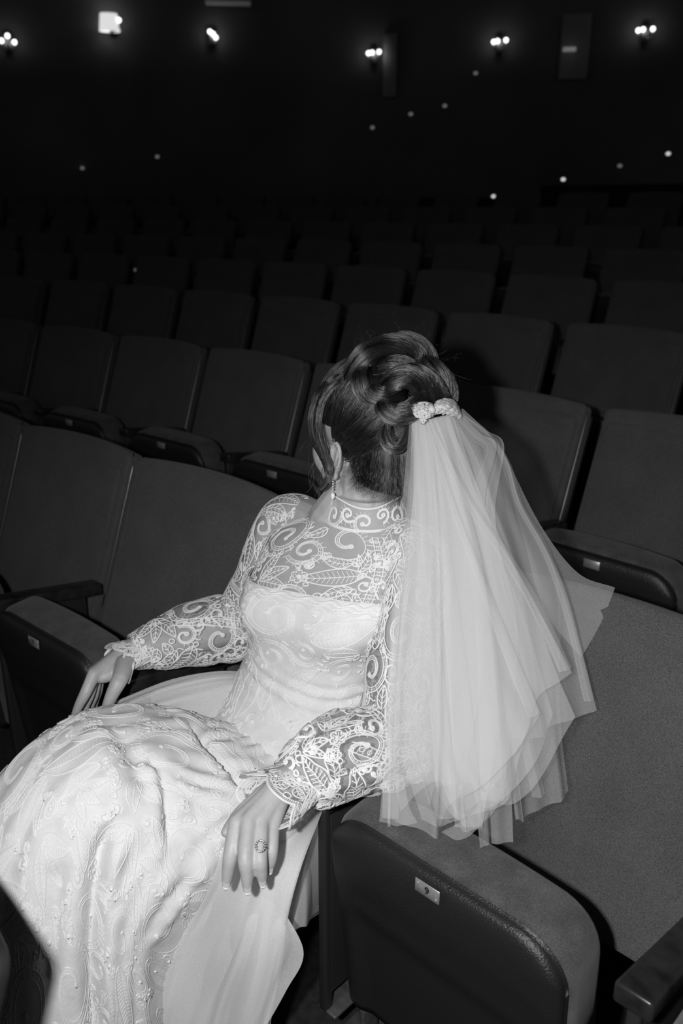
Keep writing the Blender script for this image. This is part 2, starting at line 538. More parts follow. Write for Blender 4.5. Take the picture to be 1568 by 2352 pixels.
class Surf:
    def __init__(self, G, closed=False, flip=False):
        self.G, self.closed = G, closed
        du = np.gradient(G, axis=0)
        if closed:
            dv = (np.roll(G, -1, 1) - np.roll(G, 1, 1)) / 2
        else:
            dv = np.gradient(G, axis=1)
        N = np.cross(du, dv); N /= np.maximum(np.linalg.norm(N, axis=2, keepdims=True), 1e-9)
        self.N = -N if flip else N
        nv = G.shape[1]
        self.Lu = np.mean(np.sum(np.linalg.norm(np.diff(G, axis=0), axis=2), 0))
        H = np.concatenate([G, G[:, :1]], 1) if closed else G
        self.Lv = np.sum(np.linalg.norm(np.diff(H, axis=1), axis=2), 1)
    def at(self, u, v, A=None):
        A = self.G if A is None else A
        nu, nv = A.shape[:2]
        x = np.clip(u, 0, 1) * (nu - 1); i = np.minimum(x.astype(int), nu - 2); fx = (x - i)[:, None]
        if self.closed:
            y = (v % 1.0) * nv; k = y.astype(int) % nv; k2 = (k + 1) % nv
        else:
            y = np.clip(v, 0, 1) * (nv - 1); k = np.minimum(y.astype(int), nv - 2); k2 = k + 1
        fy = (y - np.floor(y) if self.closed else y - k)[:, None]
        return (A[i, k] * (1 - fx) + A[i + 1, k] * fx) * (1 - fy) + (A[i, k2] * (1 - fx) + A[i + 1, k2] * fx) * fy
    def displaced(self, d):
        return Surf(self.G + self.N * d[..., None], self.closed)
    def mesh(self, name, thick=0.0):
        G = self.G; nu, nv = G.shape[:2]
        v = G.reshape(-1, 3); f = []
        for i in range(nu - 1):
            for k in range(nv if self.closed else nv - 1):
                k2 = (k + 1) % nv
                f.append((i * nv + k, i * nv + k2, (i + 1) * nv + k2, (i + 1) * nv + k))
        return mesh(name, v, f)

# ------------------------------------------------------------------ lace: embroidered motifs drawn as raised cords on a surface
def _arc(c, r, a0, a1, n=None):
    n = n or max(5, int(abs(a1 - a0) * r / .0035) + 2)
    a = np.linspace(a0, a1, n)
    return np.stack([c[0] + r * np.cos(a), c[1] + r * np.sin(a)], 1)
def m_scroll(r, tape=True, turns=1.35, sgn=1):
    a = np.linspace(0, turns * 2 * math.pi, int(18 + r * 900))
    rad = r * (1 - .80 * a / a[-1])
    P1 = np.stack([rad * np.cos(a), sgn * rad * np.sin(a)], 1)
    out = []
    if tape:
        w = r * .20
        r2 = np.maximum(rad - w * (1 - .55 * a / a[-1]), .002)
        P2 = np.stack([r2 * np.cos(a), sgn * r2 * np.sin(a)], 1)
        rm = (rad + r2) / 2
        out += [(P1, .0022), (P2, .0018), (np.stack([rm * np.cos(a), sgn * rm * np.sin(a)], 1), .0010)]
        for i in range(0, len(a) - 4, 2): out.append((np.array([P1[i], P2[i]]), .0010))
        for i in range(0, len(a) // 2, 2):          # picot fringe outside
            q = P1[i] * 1.0; o = q / np.linalg.norm(q)
            out.append((np.array([q, q + o * .006]), .0012))
    else:
        out.append((P1, .0032))
    e = P1[-1]
    out.append((_arc(e, .0030, 0, 6.4, 10), .0034))
    return out, r
def m_leaf(L, wd, bend=.25):
    t = np.linspace(0, 1, max(10, int(L / .0035)))
    cx = (t - .5) * L; cy = bend * L * (t - .5) ** 2 * 2
    half = wd * np.sin(np.pi * t ** .8) ** .8
    up = np.stack([cx, cy + half], 1); dn = np.stack([cx, cy - half], 1); mid = np.stack([cx, cy], 1)
    out = [(up, .0022), (dn, .0022), (mid, .0016)]
    for i in range(2, len(t) - 2, 1):
        k = min(i + 2, len(t) - 1)
        if i % 2 == 0:
            out.append((np.array([mid[i], mid[i] * .25 + up[k] * .75]), .0013))
            out.append((np.array([mid[i], mid[i] * .25 + dn[k] * .75]), .0013))
    return out, L * .5
def m_frond(s, bend=.2):
    """broad leaf between two side leaves, filling a disc of radius s"""
    out, _ = m_leaf(s * 1.95, s * .36, bend)
    for sg in (-1, 1):
        l, _ = m_leaf(s * 1.15, s * .20, .25 * sg)
        a = .35 * sg; R2 = np.array([[math.cos(a), math.sin(a)], [-math.sin(a), math.cos(a)]])
        for p, w in l: out.append((p @ R2 + [-.08 * s, sg * s * .62], w))
    c, _ = m_curl(s * .2, 1)
    for p, w in c: out.append((p + [s * .72, s * .55], w))
    return out, s
def m_flower(r, n=7):
    out = []
    for k in range(n):
        a = 2 * math.pi * k / n
        c = (r * .62 * math.cos(a), r * .62 * math.sin(a))
        out.append((_arc(c, r * .36, a - 2.2, a + 2.2), .0024))
        out.append((np.array([[r * .25 * math.cos(a), r * .25 * math.sin(a)], [r * .75 * math.cos(a), r * .75 * math.sin(a)]]), .0014))
    out.append((_arc((0, 0), r * .22, 0, 6.4), .0028))
    out.append((_arc((0, 0), r * .09, 0, 6.4, 8), .0030))
    return out, r
def m_curl(r, sgn=1):
    a = np.linspace(0, 4.6, 22)
    rad = r * (1 - .75 * a / a[-1])
    P1 = np.stack([rad * np.cos(a), sgn * rad * np.sin(a)], 1)
    tail = np.stack([np.full(8, r) + np.linspace(0, r * .3, 8) ** 1, -sgn * np.linspace(0, r * 1.3, 8)], 1)[::-1]
    e = P1[-1]
    return [(np.concatenate([tail, P1]), .0034), (_arc(e, .0022, 0, 6.4, 8), .004)], r * 1.1
def m_sprig(r):
    out = []
    for k in (-1, 0, 1):
        l, _ = m_leaf(r * 1.2, r * .22, .1)
        a = k * .7; R2 = np.array([[math.cos(a), math.sin(a)], [-math.sin(a), math.cos(a)]])
        for p, w in l: out.append(((p + [r * .62, 0]) @ R2 - [r * .6, 0], w))
    return out, r
def m_tape(L, w=.012, bend=0.0, picot=True):
    t = np.linspace(-.5, .5, max(8, int(L / .004)))
    c = np.stack([t * L, bend * L * (t ** 2 - .08)], 1)
    d = np.gradient(c, axis=0); d /= np.linalg.norm(d, axis=1, keepdims=True); n = np.stack([-d[:, 1], d[:, 0]], 1)
    a, b = c + n * w / 2, c - n * w / 2
    out = [(a, .0022), (b, .0022)]
    for i in range(0, len(t), 2):
        out.append((np.array([a[i], b[i]]), .0012))
        if picot:
            out.append((np.array([a[i], a[i] + n[i] * .005]), .0012)); out.append((np.array([b[i], b[i] - n[i] * .005]), .0012))
    for i in range(1, len(t) - 1, 3): out.append((_arc(c[i], w * .22, 0, 6.4, 8), .0014))
    return out, L / 2

class Cord:
    """collects raised cords on surfaces into one mesh"""
    def __init__(self, hk=.5): self.v, self.f, self.n, self.hk = [], [], 0, hk
    def add(self, S, uv, w, lift=.0006, hk=None):
        hk = self.hk if hk is None else hk
        if len(uv) < 2: return
        u, v = uv[:, 0], uv[:, 1]
        ok = (u > .002) & (u < .998)
        if not S.closed: ok &= (v > .002) & (v < .998)
        if ok.sum() < 2: return
        # keep the longest inside run
        idx = np.where(ok)[0]; brk = np.where(np.diff(idx) > 1)[0]
        runs = np.split(idx, brk + 1); idx = max(runs, key=len)
        if len(idx) < 2: return
        u, v = u[idx], v[idx]
        p = S.at(u, v); n = S.at(u, v, S.N)
        n /= np.maximum(np.linalg.norm(n, axis=1, keepdims=True), 1e-9)
        t = np.gradient(p, axis=0); t /= np.maximum(np.linalg.norm(t, axis=1, keepdims=True), 1e-9)
        s = np.cross(n, t)
        m = len(p)
        taper = np.ones(m)[:, None]
        a = p + s * (w / 2) * taper + n * lift; b = p + n * (lift + w * hk); c = p - s * (w / 2) * taper + n * lift
        k = self.n
        self.v.append(np.stack([a, b, c], 1).reshape(-1, 3))
        i = np.arange(m - 1) * 3 + k
        self.f.append(np.stack([i, i + 3, i + 4, i + 1], 1)); self.f.append(np.stack([i + 1, i + 4, i + 5, i + 2], 1))
        self.n += 3 * m
    def motif(self, S, mot, u0, v0, ang, sc=1.0, wk=1.0):
        """motif metres -> surface; x runs along u, y along v"""
        strokes, _ = mot
        i = min(max(int(u0 * (len(S.Lv) - 1)), 0), len(S.Lv) - 1)
        lv = max(S.Lv[i], .05); lu = S.Lu
        ca, sa = math.cos(ang), math.sin(ang)
        for p, w in strokes:
            q = np.array(p) * sc
            if len(q) == 2 and np.linalg.norm(q[1] - q[0]) > .006:
                q = np.linspace(q[0], q[1], 3)
            x = ca * q[:, 0] - sa * q[:, 1]; y = sa * q[:, 0] + ca * q[:, 1]
            self.add(S, np.stack([u0 + x / lu, v0 + y / lv], 1), w * wk)
    def fill(self, S, seed, u=(0, 1), v=(0, 1), big=.055, n_try=900, gap=.92, wk=1.0, minr=.013, avoid=None):
        """pack motifs of falling size until the ground is covered"""
        r_ = random.Random(seed)
        A = [tuple(a) for a in (avoid or [])]
        X = np.array([a[0] for a in A] or [-9.0]); Y = np.array([a[1] for a in A] or [-9.0]); Rr = np.array([a[2] for a in A] or [0.0])
        sizes = list(big * (minr / big) ** np.linspace(0, 1, 14)) + [minr * .7, minr * .5]
        for q, s in enumerate(sizes):
            for _ in range(int(n_try / 14 * (1 + q * .35))):
                uu = r_.uniform(*u); vv = r_.uniform(*v)
                i = min(int(uu * (len(S.Lv) - 1)), len(S.Lv) - 1)
                lv = S.Lv[i]; x = uu * S.Lu
                dv = np.abs(vv - Y)
                if S.closed: dv = np.minimum(dv, 1 - dv)
                if np.any((x - X) ** 2 + (dv * lv) ** 2 < ((s + Rr) * gap) ** 2): continue
                X = np.append(X, x); Y = np.append(Y, vv); Rr = np.append(Rr, s)
                k = r_.random(); ang = r_.uniform(0, 6.28); sg = r_.choice((-1, 1))
                if s > .030:
                    if k < .45: mot = m_scroll(s, True, r_.uniform(1.2, 1.6), sg)
                    elif k < .8: mot = m_frond(s, r_.uniform(-.3, .3))
                    else: mot = m_sprig(s)
                elif s > .018:
                    mot = m_flower(s, r_.choice((6, 7, 8))) if k < .25 else (m_frond(s, r_.uniform(-.4, .4)) if k < .65 else m_scroll(s, s > .021, 1.2, sg))
                elif s > .008:
                    mot = m_curl(s, sg) if k < .45 else (m_leaf(s * 2.0, s * .6, r_.uniform(-.3, .3)) if k < .8 else m_flower(s, 6))
                else:
                    mot = ([(_arc((0, 0), s * .8, 0, 6.4, 9), .0022)], s) if k < .5 else ([(np.array([[-s, 0], [s * .3, s * .4], [s, 0]]), .0022)], s)
                self.motif(S, mot, uu, vv, ang, wk=wk)
    def build(self, name, parent, mat):
        v = np.concatenate(self.v); f = np.concatenate(self.f)
        m = bpy.data.meshes.new(name)
        m.vertices.add(len(v)); m.vertices.foreach_set('co', v.astype(np.float32).ravel())
        m.loops.add(len(f) * 4); m.loops.foreach_set('vertex_index', f.astype(np.int32).ravel())
        m.polygons.add(len(f)); m.polygons.foreach_set('loop_start', np.arange(len(f), dtype=np.int32) * 4)
        m.update(calc_edges=True); m.validate()
        m.polygons.foreach_set('use_smooth', np.ones(len(f), bool))
        o = ob(name, m, parent, mat, kind='stuff')
        return o

def fabric(name, grey, alpha=1.0, trans=.25, bump=None, noise=None):
    """thin cloth: diffuse plus translucent, see-through where alpha < 1"""
    m = bpy.data.materials.new(name); m.use_nodes = True
    N, L = nodes(m)
    for n in list(N):
        if n.type != 'OUTPUT_MATERIAL': N.remove(n)
    out = [n for n in N if n.type == 'OUTPUT_MATERIAL'][0]
    d = N.new('ShaderNodeBsdfDiffuse'); d.inputs['Color'].default_value = (grey, grey, grey, 1)
    t = N.new('ShaderNodeBsdfTranslucent'); t.inputs['Color'].default_value = (grey, grey, grey, 1)
    mx = N.new('ShaderNodeMixShader'); mx.inputs[0].default_value = trans
    L.new(d.outputs[0], mx.inputs[1]); L.new(t.outputs[0], mx.inputs[2])
    tc = N.new('ShaderNodeTexCoord')
    if noise:
        tn = N.new('ShaderNodeTexNoise'); tn.inputs['Scale'].default_value = noise[0]; tn.inputs['Detail'].default_value = 5
        L.new(tc.outputs['Object'], tn.inputs['Vector'])
        r = N.new('ShaderNodeMapRange'); r.inputs['From Min'].default_value = .3; r.inputs['From Max'].default_value = .7
        r.inputs['To Min'].default_value = grey * (1 - noise[1]); r.inputs['To Max'].default_value = min(1, grey * (1 + noise[1]))
        L.new(tn.outputs['Fac'], r.inputs['Value'])
        L.new(r.outputs['Result'], d.inputs['Color'])
    if bump:
        tn = N.new('ShaderNodeTexNoise'); tn.inputs['Scale'].default_value = bump[0]; tn.inputs['Detail'].default_value = 4
        L.new(tc.outputs['Object'], tn.inputs['Vector'])
        bu = N.new('ShaderNodeBump'); bu.inputs['Strength'].default_value = bump[1]; bu.inputs['Distance'].default_value = .003
        L.new(tn.outputs['Fac'], bu.inputs['Height']); L.new(bu.outputs['Normal'], d.inputs['Normal'])
    last = mx
    if alpha < 1:
        tr = N.new('ShaderNodeBsdfTransparent')
        ma = N.new('ShaderNodeMixShader')
        tn = N.new('ShaderNodeTexNoise'); tn.inputs['Scale'].default_value = 700; tn.inputs['Detail'].default_value = 1
        L.new(tc.outputs['Object'], tn.inputs['Vector'])
        m2 = N.new('ShaderNodeMath'); m2.operation = 'MULTIPLY_ADD'; m2.inputs[1].default_value = alpha * .8; m2.inputs[2].default_value = -alpha * .4
        L.new(tn.outputs['Fac'], m2.inputs[0])
        ad = N.new('ShaderNodeMath'); ad.operation = 'ADD'; ad.use_clamp = True
        ad.inputs[0].default_value = alpha; L.new(m2.outputs[0], ad.inputs[1])
        L.new(ad.outputs[0], ma.inputs[0])
        L.new(tr.outputs[0], ma.inputs[1]); L.new(mx.outputs[0], ma.inputs[2])
        last = ma
    L.new(last.outputs[0], out.inputs[0])
    return m
M['satin'] = fabric('dress_satin', .70, 1, .0, bump=(160, .25), noise=(40, .06))
M['lace'] = fabric('lace_cord', .84, 1, .15)
M['lace_on'] = fabric('lace_on_satin', .80, 1, .1)
M['net'] = fabric('sleeve_net', .7, .30, .3)
M['tulle'] = fabric('veil_tulle', .92, .21, .3)
M['tulle_skirt'] = fabric('skirt_tulle', .92, .62, .25)

# ------------------------------------------------------------------ the seated woman
person = ob('person', None, label='woman in a white lace gown and veil seated with her head turned away', cat='person')
def V(p): return np.array(p, float)
def unit(a):
    a = np.array(a, float); return a / np.linalg.norm(a)

# torso profile: z, centre x, centre y, half width, half depth
TOR = np.array([(.42, .06, .15, .160, .125), (.52, .06, .175, .172, .132), (.60, .062, .197, .152, .118), (.66, .066, .212, .130, .104),
                (.72, .072, .222, .133, .105), (.78, .082, .232, .146, .108), (.84, .090, .245, .160, .104), (.88, .096, .258, .165, .096),
                (.915, .103, .268, .155, .080), (.938, .112, .272, .112, .068), (.958, .122, .276, .066, .058), (1.0, .126, .28, .052, .052)])
LAT = unit((.995, .09, 0)); FRO = unit((.09, -.995, 0))
def torso_pt(z, phi, off=0.0):
    q = [np.interp(z, TOR[:, 0], TOR[:, k]) for k in range(1, 5)]
    # smooth the profile a little
    h = .02
    q2 = [np.mean([np.interp(z + d, TOR[:, 0], TOR[:, k]) for d in (-h, 0, h)]) for k in range(1, 5)]
    cx, cy, a, b = q2
    s, c = math.sin(phi), math.cos(phi)
    e = 2 / 2.3
    x = a * math.copysign(abs(s) ** e, s); y = b * math.copysign(abs(c) ** e, c)
    bust = 0
    for pb, k in ((.62, 1), (-.50, 1)):
        dphi = (phi - pb + math.pi) % (2 * math.pi) - math.pi
        bust += .036 * math.exp(-(dphi / .48) ** 2 - ((z - .795) / .05) ** 2)
    p = np.array([cx, cy, z]) + LAT * x + FRO * y
    n = unit(LAT * (x / a ** 2) + FRO * (y / b ** 2))
    return p + n * (bust + off)
def torso_grid(z0, z1, off, nu=40, nv=72, phi0=None, phi1=None, zfn=None):
    ph = np.linspace(-math.pi, math.pi, nv, endpoint=False) if phi0 is None else np.linspace(phi0, phi1, nv)
    G = np.zeros((nu, nv, 3))
    for i in range(nu):
        for k in range(nv):
            t = i / (nu - 1)
            za, zb = (z0, z1) if zfn is None else zfn(ph[k])
            G[i, k] = torso_pt(za + (zb - za) * t, ph[k], off(za + (zb - za) * t, ph[k]) if callable(off) else off)
    return G

# ---- body volumes, joined into one skin
VOLS = []
def vol(v, f): VOLS.append((np.array(v, float), f))
def chain(pts, rad, n=14, sub=5):
    """tapered limb with round ends through joints"""
    P_ = [V(p) for p in pts]
    C = cr([list(p) + [r] for p, r in zip(P_, rad)], (len(P_) - 1) * sub + 1)
    p, r = [c[:3] for c in C], [max(c[3], .001) for c in C]
    t0 = unit(p[0] - p[1]); t1 = unit(p[-1] - p[-2])
    pre = [(p[0] + t0 * r[0] * math.sin(a), r[0] * math.cos(a)) for a in (1.5, 1.2, .8, .4)]
    post = [(p[-1] + t1 * r[-1] * math.sin(a), r[-1] * math.cos(a)) for a in (.4, .8, 1.2, 1.5)]
    vol(*tube([q for q, _ in pre] + p + [q for q, _ in post], [x for _, x in pre] + r + [x for _, x in post], n))
def ell(c, axes, rad, n=20):
    """ellipsoid with axis vectors and radii"""
    bm = bmesh.new(); bmesh.ops.create_uvsphere(bm, u_segments=n, v_segments=n * 2 // 3, radius=1)
    vv = [V(c) + axes[0] * v.co.x * rad[0] + axes[1] * v.co.y * rad[1] + axes[2] * v.co.z * rad[2] for v in bm.verts]
    ff = [[v.index for v in f.verts] for f in bm.faces]; bm.free()
    vol(vv, ff)
def loft_vol(G):
    nu, nv = G.shape[:2]
    f = [(i * nv + k, i * nv + (k + 1) % nv, (i + 1) * nv + (k + 1) % nv, (i + 1) * nv + k) for i in range(nu - 1) for k in range(nv)]
    f += [tuple(range(nv))[::-1], tuple(range((nu - 1) * nv, nu * nv))]
    vol(G.reshape(-1, 3), f)

loft_vol(torso_grid(.44, 1.0, 0.0, 40, 48))
# neck and head frame: she looks along -x, away to her right
HC = V((0.0968, 0.2990, 1.1113))
g_ = unit((-1, .26, .02)); u_ = unit((.04, 0, 1)); l_ = unit(np.cross(u_, g_)); u_ = np.cross(g_, l_)
def hp(g, l, u): return HC + g_ * g + l_ * l + u_ * u
AX = (g_, l_, u_)
chain([(.125, .278, .95), (.122, .285, 1.0), tuple(hp(-.028, 0, -.045))], [.055, .050, .052])
ell(hp(-.012, 0, .022), AX, (.094, .074, .088), 28)
ell(hp(.030, 0, -.035), AX, (.062, .060, .082), 24)                 # face
ell(hp(.062, 0, -.082), AX, (.026, .030, .024))                    # chin
for s in (-1, 1):
    chain([hp(-.008, s * .058, -.040), hp(.015, s * .054, -.078), hp(.055, s * .022, -.098)], [.016, .018, .018])   # jaw line
    ell(hp(.058, s * .036, -.030), AX, (.026, .026, .028))          # cheek
chain([hp(.086, 0, .010), hp(.102, 0, -.020), hp(.106, 0, -.030)], [.008, .009, .011])
for s in (-1, 1): ell(hp(.096, s * .010, -.032), AX, (.009, .007, .007))
chain([hp(.082, -.02, -.056), hp(.091, 0, -.053), hp(.082, .02, -.056)], [.005, .007, .005])
chain([hp(.080, -.018, -.064), hp(.088, 0, -.066), hp(.080, .018, -.064)], [.005, .008, .005])
# ears: helix, antihelix, lobe
for s in (1, -1):
    E0 = hp(-.020, s * .069, -.042)
    ea = unit(-g_ + l_ * s * .06); eu = unit(u_ + g_ * -.12); en = unit(np.cross(ea, eu))
    def ep(a, u, n=0): return E0 + ea * a + eu * u + l_ * s * n
    ell(ep(.010, .002, .001), (ea, eu, en), (.015, .028, .005), 16)
    hel = [ep(.000, -.004, .004), ep(-.004, .012, .006), ep(.002, .027, .007), ep(.015, .032, .008), ep(.026, .022, .008), ep(.027, .004, .007), ep(.020, -.012, .006), ep(.012, -.024, .005)]
    chain(hel, [.003, .0036, .004, .004, .004, .0038, .0036, .004], 8, 4)
    chain([ep(.016, .018, .006), ep(.017, .004, .007), ep(.012, -.008, .007), ep(.004, -.012, .006)], [.0028, .0034, .0034, .003], 8, 4)
    ell(ep(.009, -.028, .003), (ea, eu, en), (.0085, .011, .005), 14)
    if s == 1: LOBE = ep(.008, -.036, .006)
chain([hp(.028, .004, -.080), hp(.020, 0, -.115), (.085, .262, .975), (.07, .25, .945)], [.032, .038, .042, .045])   # throat
chain([hp(.050, .040, -.020), hp(.052, .040, -.060), hp(.045, .028, -.090)], [.026, .026, .022])   # left cheek
# arms
SHL, ELL, WRL = V((0.2387, 0.2783, 0.9006)), V((0.3289, 0.1216, 0.6401)), V((0.2968, -0.0984, 0.6781))
SHR, ELR, WRR = V((-0.0650, 0.2658, 0.9006)), V((-0.1490, 0.2054, 0.6795)), V((-0.2235, -0.0196, 0.6678))
chain([(.15, .272, .90), SHL, SHL * .5 + ELL * .5, ELL], [.055, .050, .043, .036])
chain([ELL, ELL * .65 + WRL * .35, WRL], [.036, .037, .026])
chain([(.04, .262, .905), SHR, SHR * .5 + ELR * .5, ELR], [.055, .050, .043, .036])
chain([ELR, ELR * .65 + WRR * .35, WRR], [.036, .037, .026])

def finger(j, r):
    chain(j, r, 12, 4)
# left hand: hangs over the end of the armrest, back of the hand to the viewer
LH = dict(
    index=[(0.2849, -0.1796, 0.6514), (0.3017, -0.2050, 0.6262), (0.3041, -0.2130, 0.6048), (0.3033, -0.2166, 0.5838)],
    middle=[(0.3000, -0.1696, 0.6583), (0.3273, -0.2015, 0.6294), (0.3340, -0.2052, 0.6089), (0.3355, -0.2066, 0.5881)],
    ring=[(0.3107, -0.1553, 0.6527), (0.3394, -0.1849, 0.6259), (0.3445, -0.1878, 0.6099), (0.3455, -0.1877, 0.5930)],
    little=[(0.3174, -0.1390, 0.6437), (0.3369, -0.1596, 0.6234), (0.3398, -0.1636, 0.6094), (0.3380, -0.1648, 0.5954)])
LR = dict(index=[.0118, .0112, .0098, .0080], middle=[.0119, .0113, .0099, .0080], ring=[.0115, .0108, .0095, .0076], little=[.0106, .0094, .0083, .0067])
for k in LH:
    finger(LH[k], LR[k])
    b = V(LH[k][0])
    chain([WRL * .85 + b * .15, (WRL + b) / 2, b], [.019, .0150, .0118], 12, 4)
for a, b in (('index', 'middle'), ('middle', 'ring'), ('ring', 'little')):
    m = (V(LH[a][0]) + V(LH[b][0])) / 2
    chain([WRL * .7 + m * .3, (WRL + m) / 2, m], [.016, .0138, .0100], 10, 3)
finger([(0.2758, -0.1127, 0.6583), (0.2623, -0.1498, 0.6368), (0.2641, -0.1735, 0.6287), (0.2675, -0.1856, 0.6271)], [.016, .0125, .0100, .0078])
# right hand: draped over the end of the next armrest, thumb towards the viewer
RH = dict(
    index=[(-0.2068, -0.0994, 0.6643), (-0.1985, -0.1256, 0.6388), (-0.2056, -0.1353, 0.6172), (-0.2157, -0.1418, 0.5928)],
    middle=[(-0.2295, -0.0853, 0.6531), (-0.2224, -0.1036, 0.6192), (-0.2296, -0.1112, 0.5933), (-0.2367, -0.1151, 0.5683)],
    ring=[(-0.2485, -0.0697, 0.6410), (-0.2425, -0.0823, 0.6033), (-0.2508, -0.0885, 0.5758), (-0.2571, -0.0909, 0.5529)],
    little=[(-0.2637, -0.0537, 0.6284), (-0.2621, -0.0623, 0.5922), (-0.2696, -0.0658, 0.5693), (-0.2724, -0.0686, 0.5537)])
RR = dict(index=[.0125, .0108, .0094, .0074], middle=[.0120, .0104, .0092, .0074], ring=[.0115, .0099, .0087, .0070], little=[.0104, .0088, .0077, .0062])
for k in RH:
    finger(RH[k], RR[k])
    b = V(RH[k][0])
    chain([WRR * .85 + b * .15, (WRR + b) / 2, b], [.021, .0175, .0130], 12, 4)
for a, b in (('index', 'middle'), ('middle', 'ring'), ('ring', 'little')):
    m = (V(RH[a][0]) + V(RH[b][0])) / 2
    chain([WRR * .7 + m * .3, (WRR + m) / 2, m], [.018, .0155, .0115], 10, 3)
finger([(-0.1878, -0.0436, 0.6695), (-0.1579, -0.0767, 0.6631), (-0.1539, -0.0971, 0.6427), (-0.1598, -0.1067, 0.6191)], [.019, .0155, .0125, .0100])
chain([(-0.1957, -0.0388, 0.6645), (-0.1984, -0.0788, 0.6552), (-0.2070, -0.0965, 0.6557)], [.017, .013, .011])

def remesh_body():
    v, f = [], []
    for a, b in VOLS:
        k = len(v); v += [tuple(p) for p in a]; f += [[i + k for i in q] for q in b]
    me = mesh('body_volumes', v, f)
    bm = bmesh.new(); bm.from_mesh(me); bmesh.ops.recalc_face_normals(bm, faces=bm.faces[:]); bm.to_mesh(me); bm.free()
    tmp = bpy.data.objects.new('body_tmp', me); COL.objects.link(tmp)
    r = tmp.modifiers.new('r', 'REMESH'); r.mode = 'VOXEL'; r.voxel_size = .0021
    s = tmp.modifiers.new('s', 'SMOOTH'); s.factor = .5; s.iterations = 7
    dg = bpy.context.evaluated_depsgraph_get(); dg.update()
    out = bpy.data.meshes.new_from_object(tmp.evaluated_get(dg))
    bpy.data.objects.remove(tmp); bpy.data.meshes.remove(me)
    out.polygons.foreach_set('use_smooth', [True] * len(out.polygons))
    out.name = 'body'
    out.materials.clear()
    return out
M['skin'] = principled('skin', .41, .48, .35, noise=(55, .08), bump=(260, .18))
M['skin'].node_tree.nodes['Principled BSDF'].inputs['Subsurface Weight'].default_value = .12
M['skin'].node_tree.nodes['Principled BSDF'].inputs['Subsurface Radius'].default_value = (.004, .004, .004)
ob('body', remesh_body(), person, M['skin'])
# nails on the left hand and the thumb tip
M['nail'] = principled('nail', .52, .25, .5, coat=.6)
M['nail_tip'] = principled('nail_tip', .85, .3, .5)
def nail(p0, p1, r, nrm):
    """p0 last joint, p1 finger tip"""
    a = unit(V(p1) - V(p0)); n = V(nrm); n = unit(n - a * (n @ a)); s = np.cross(a, n)
    bmv, bmf = [], []
    nu, nv = 10, 9
    for i in range(nu):
        for k in range(nv):
            t = i / (nu - 1); q = -1 + 2 * k / (nv - 1)
            wd = r * .80 * (1 - .30 * max(0, (t - .55) / .45) ** 2 - .35 * max(0, (.25 - t) / .25) ** 2)
            x = q * wd
            lift = r * .98 * math.sqrt(max(0, 1 - (x / (r * 1.12)) ** 2)) * (1 - .10 * t) + .0005
            y = -.008 + t * .0195 - .0035 * (q * q) * (t ** 3)
            bmv.append(V(p1) + a * y + s * x + n * lift)
    for i in range(nu - 1):
        for k in range(nv - 1): bmf.append((i * nv + k, i * nv + k + 1, (i + 1) * nv + k + 1, (i + 1) * nv + k))
    m = mesh('fingernail', bmv, bmf)
    m.materials.append(M['nail']); m.materials.append(M['nail_tip'])
    for q in m.polygons:
        if q.index // (nv - 1) >= nu - 3: q.material_index = 1
    o = ob('fingernail', m, person)
    sm = o.modifiers.new('thickness', 'SOLIDIFY'); sm.thickness = .0006
TOCAM = unit(CAM - V(LH['middle'][2]))
for k in LH: nail(LH[k][2], LH[k][3], LR[k][3] * .93, TOCAM)

# ------------------------------------------------------------------ gown: bodice, lace yoke, collar, sleeves, skirt
satin_cord, sheer_cord = Cord(.75), Cord(.5)
def ztop(phi):      # upper edge of the strapless bodice
    return .845 + .010 * math.cos(2 * (phi - .6)) - .02 * (abs(((phi - 3.14 + math.pi) % (2 * math.pi)) - math.pi) < 1.2)
def boff(z, phi):
    w = .011 + .004 * math.exp(-((z - .66) / .03) ** 2) * math.sin(z * 260 + 3 * math.sin(phi * 2)) * .8
    lap = .055 * math.exp(-((z - .50) / .07) ** 2) * max(0, math.cos(phi)) ** 2
    return w + lap + (.02 * max(0, (.56 - z) / .12))
GB = torso_grid(.46, .845, boff, 70, 110, zfn=lambda ph: (.45, ztop(ph)))
SB = Surf(GB, True)
if (SB.N[35, 55] @ (SB.G[35, 55] - SB.G[35].mean(0))) < 0: SB.N = -SB.N
ob('bodice', SB.mesh('bodice'), person, M['satin'])
satin_cord.fill(SB, 3, (.05, .97), (.30, .95), big=.06, n_try=4500, gap=.84, wk=1.0, minr=.010)
# ruched edge along the bodice top
for k in range(3):
    t = np.linspace(0, 1, 300)
    satin_cord.add(SB, np.stack([.985 - .012 * k + .006 * np.sin(t * 160 + k), t], 1), .005)

GY = torso_grid(.82, .985, lambda z, p: .007, 46, 110, zfn=lambda ph: (ztop(ph) - .02, .955))
SY = Surf(GY, True)
if (SY.N[20, 55] @ (SY.G[20, 55] - SY.G[20].mean(0))) < 0: SY.N = -SY.N
ob('yoke', SY.mesh('yoke'), person, M['net'])
# vertical bands running down from the collar at her left
for v0, ww in ((.620, .016), (.655, .013)):
    sheer_cord.motif(SY, m_tape(.15, ww), .50, v0, 0.0)
av = [(SY.Lu * .5, .62, .02), (SY.Lu * .2, .62, .02), (SY.Lu * .8, .62, .02), (SY.Lu * .5, .655, .02), (SY.Lu * .2, .655, .02), (SY.Lu * .8, .655, .02)]
sheer_cord.fill(SY, 8, (.06, .90), (.15, .95), big=.05, n_try=6000, gap=.74, wk=1.15, minr=.009, avoid=av)

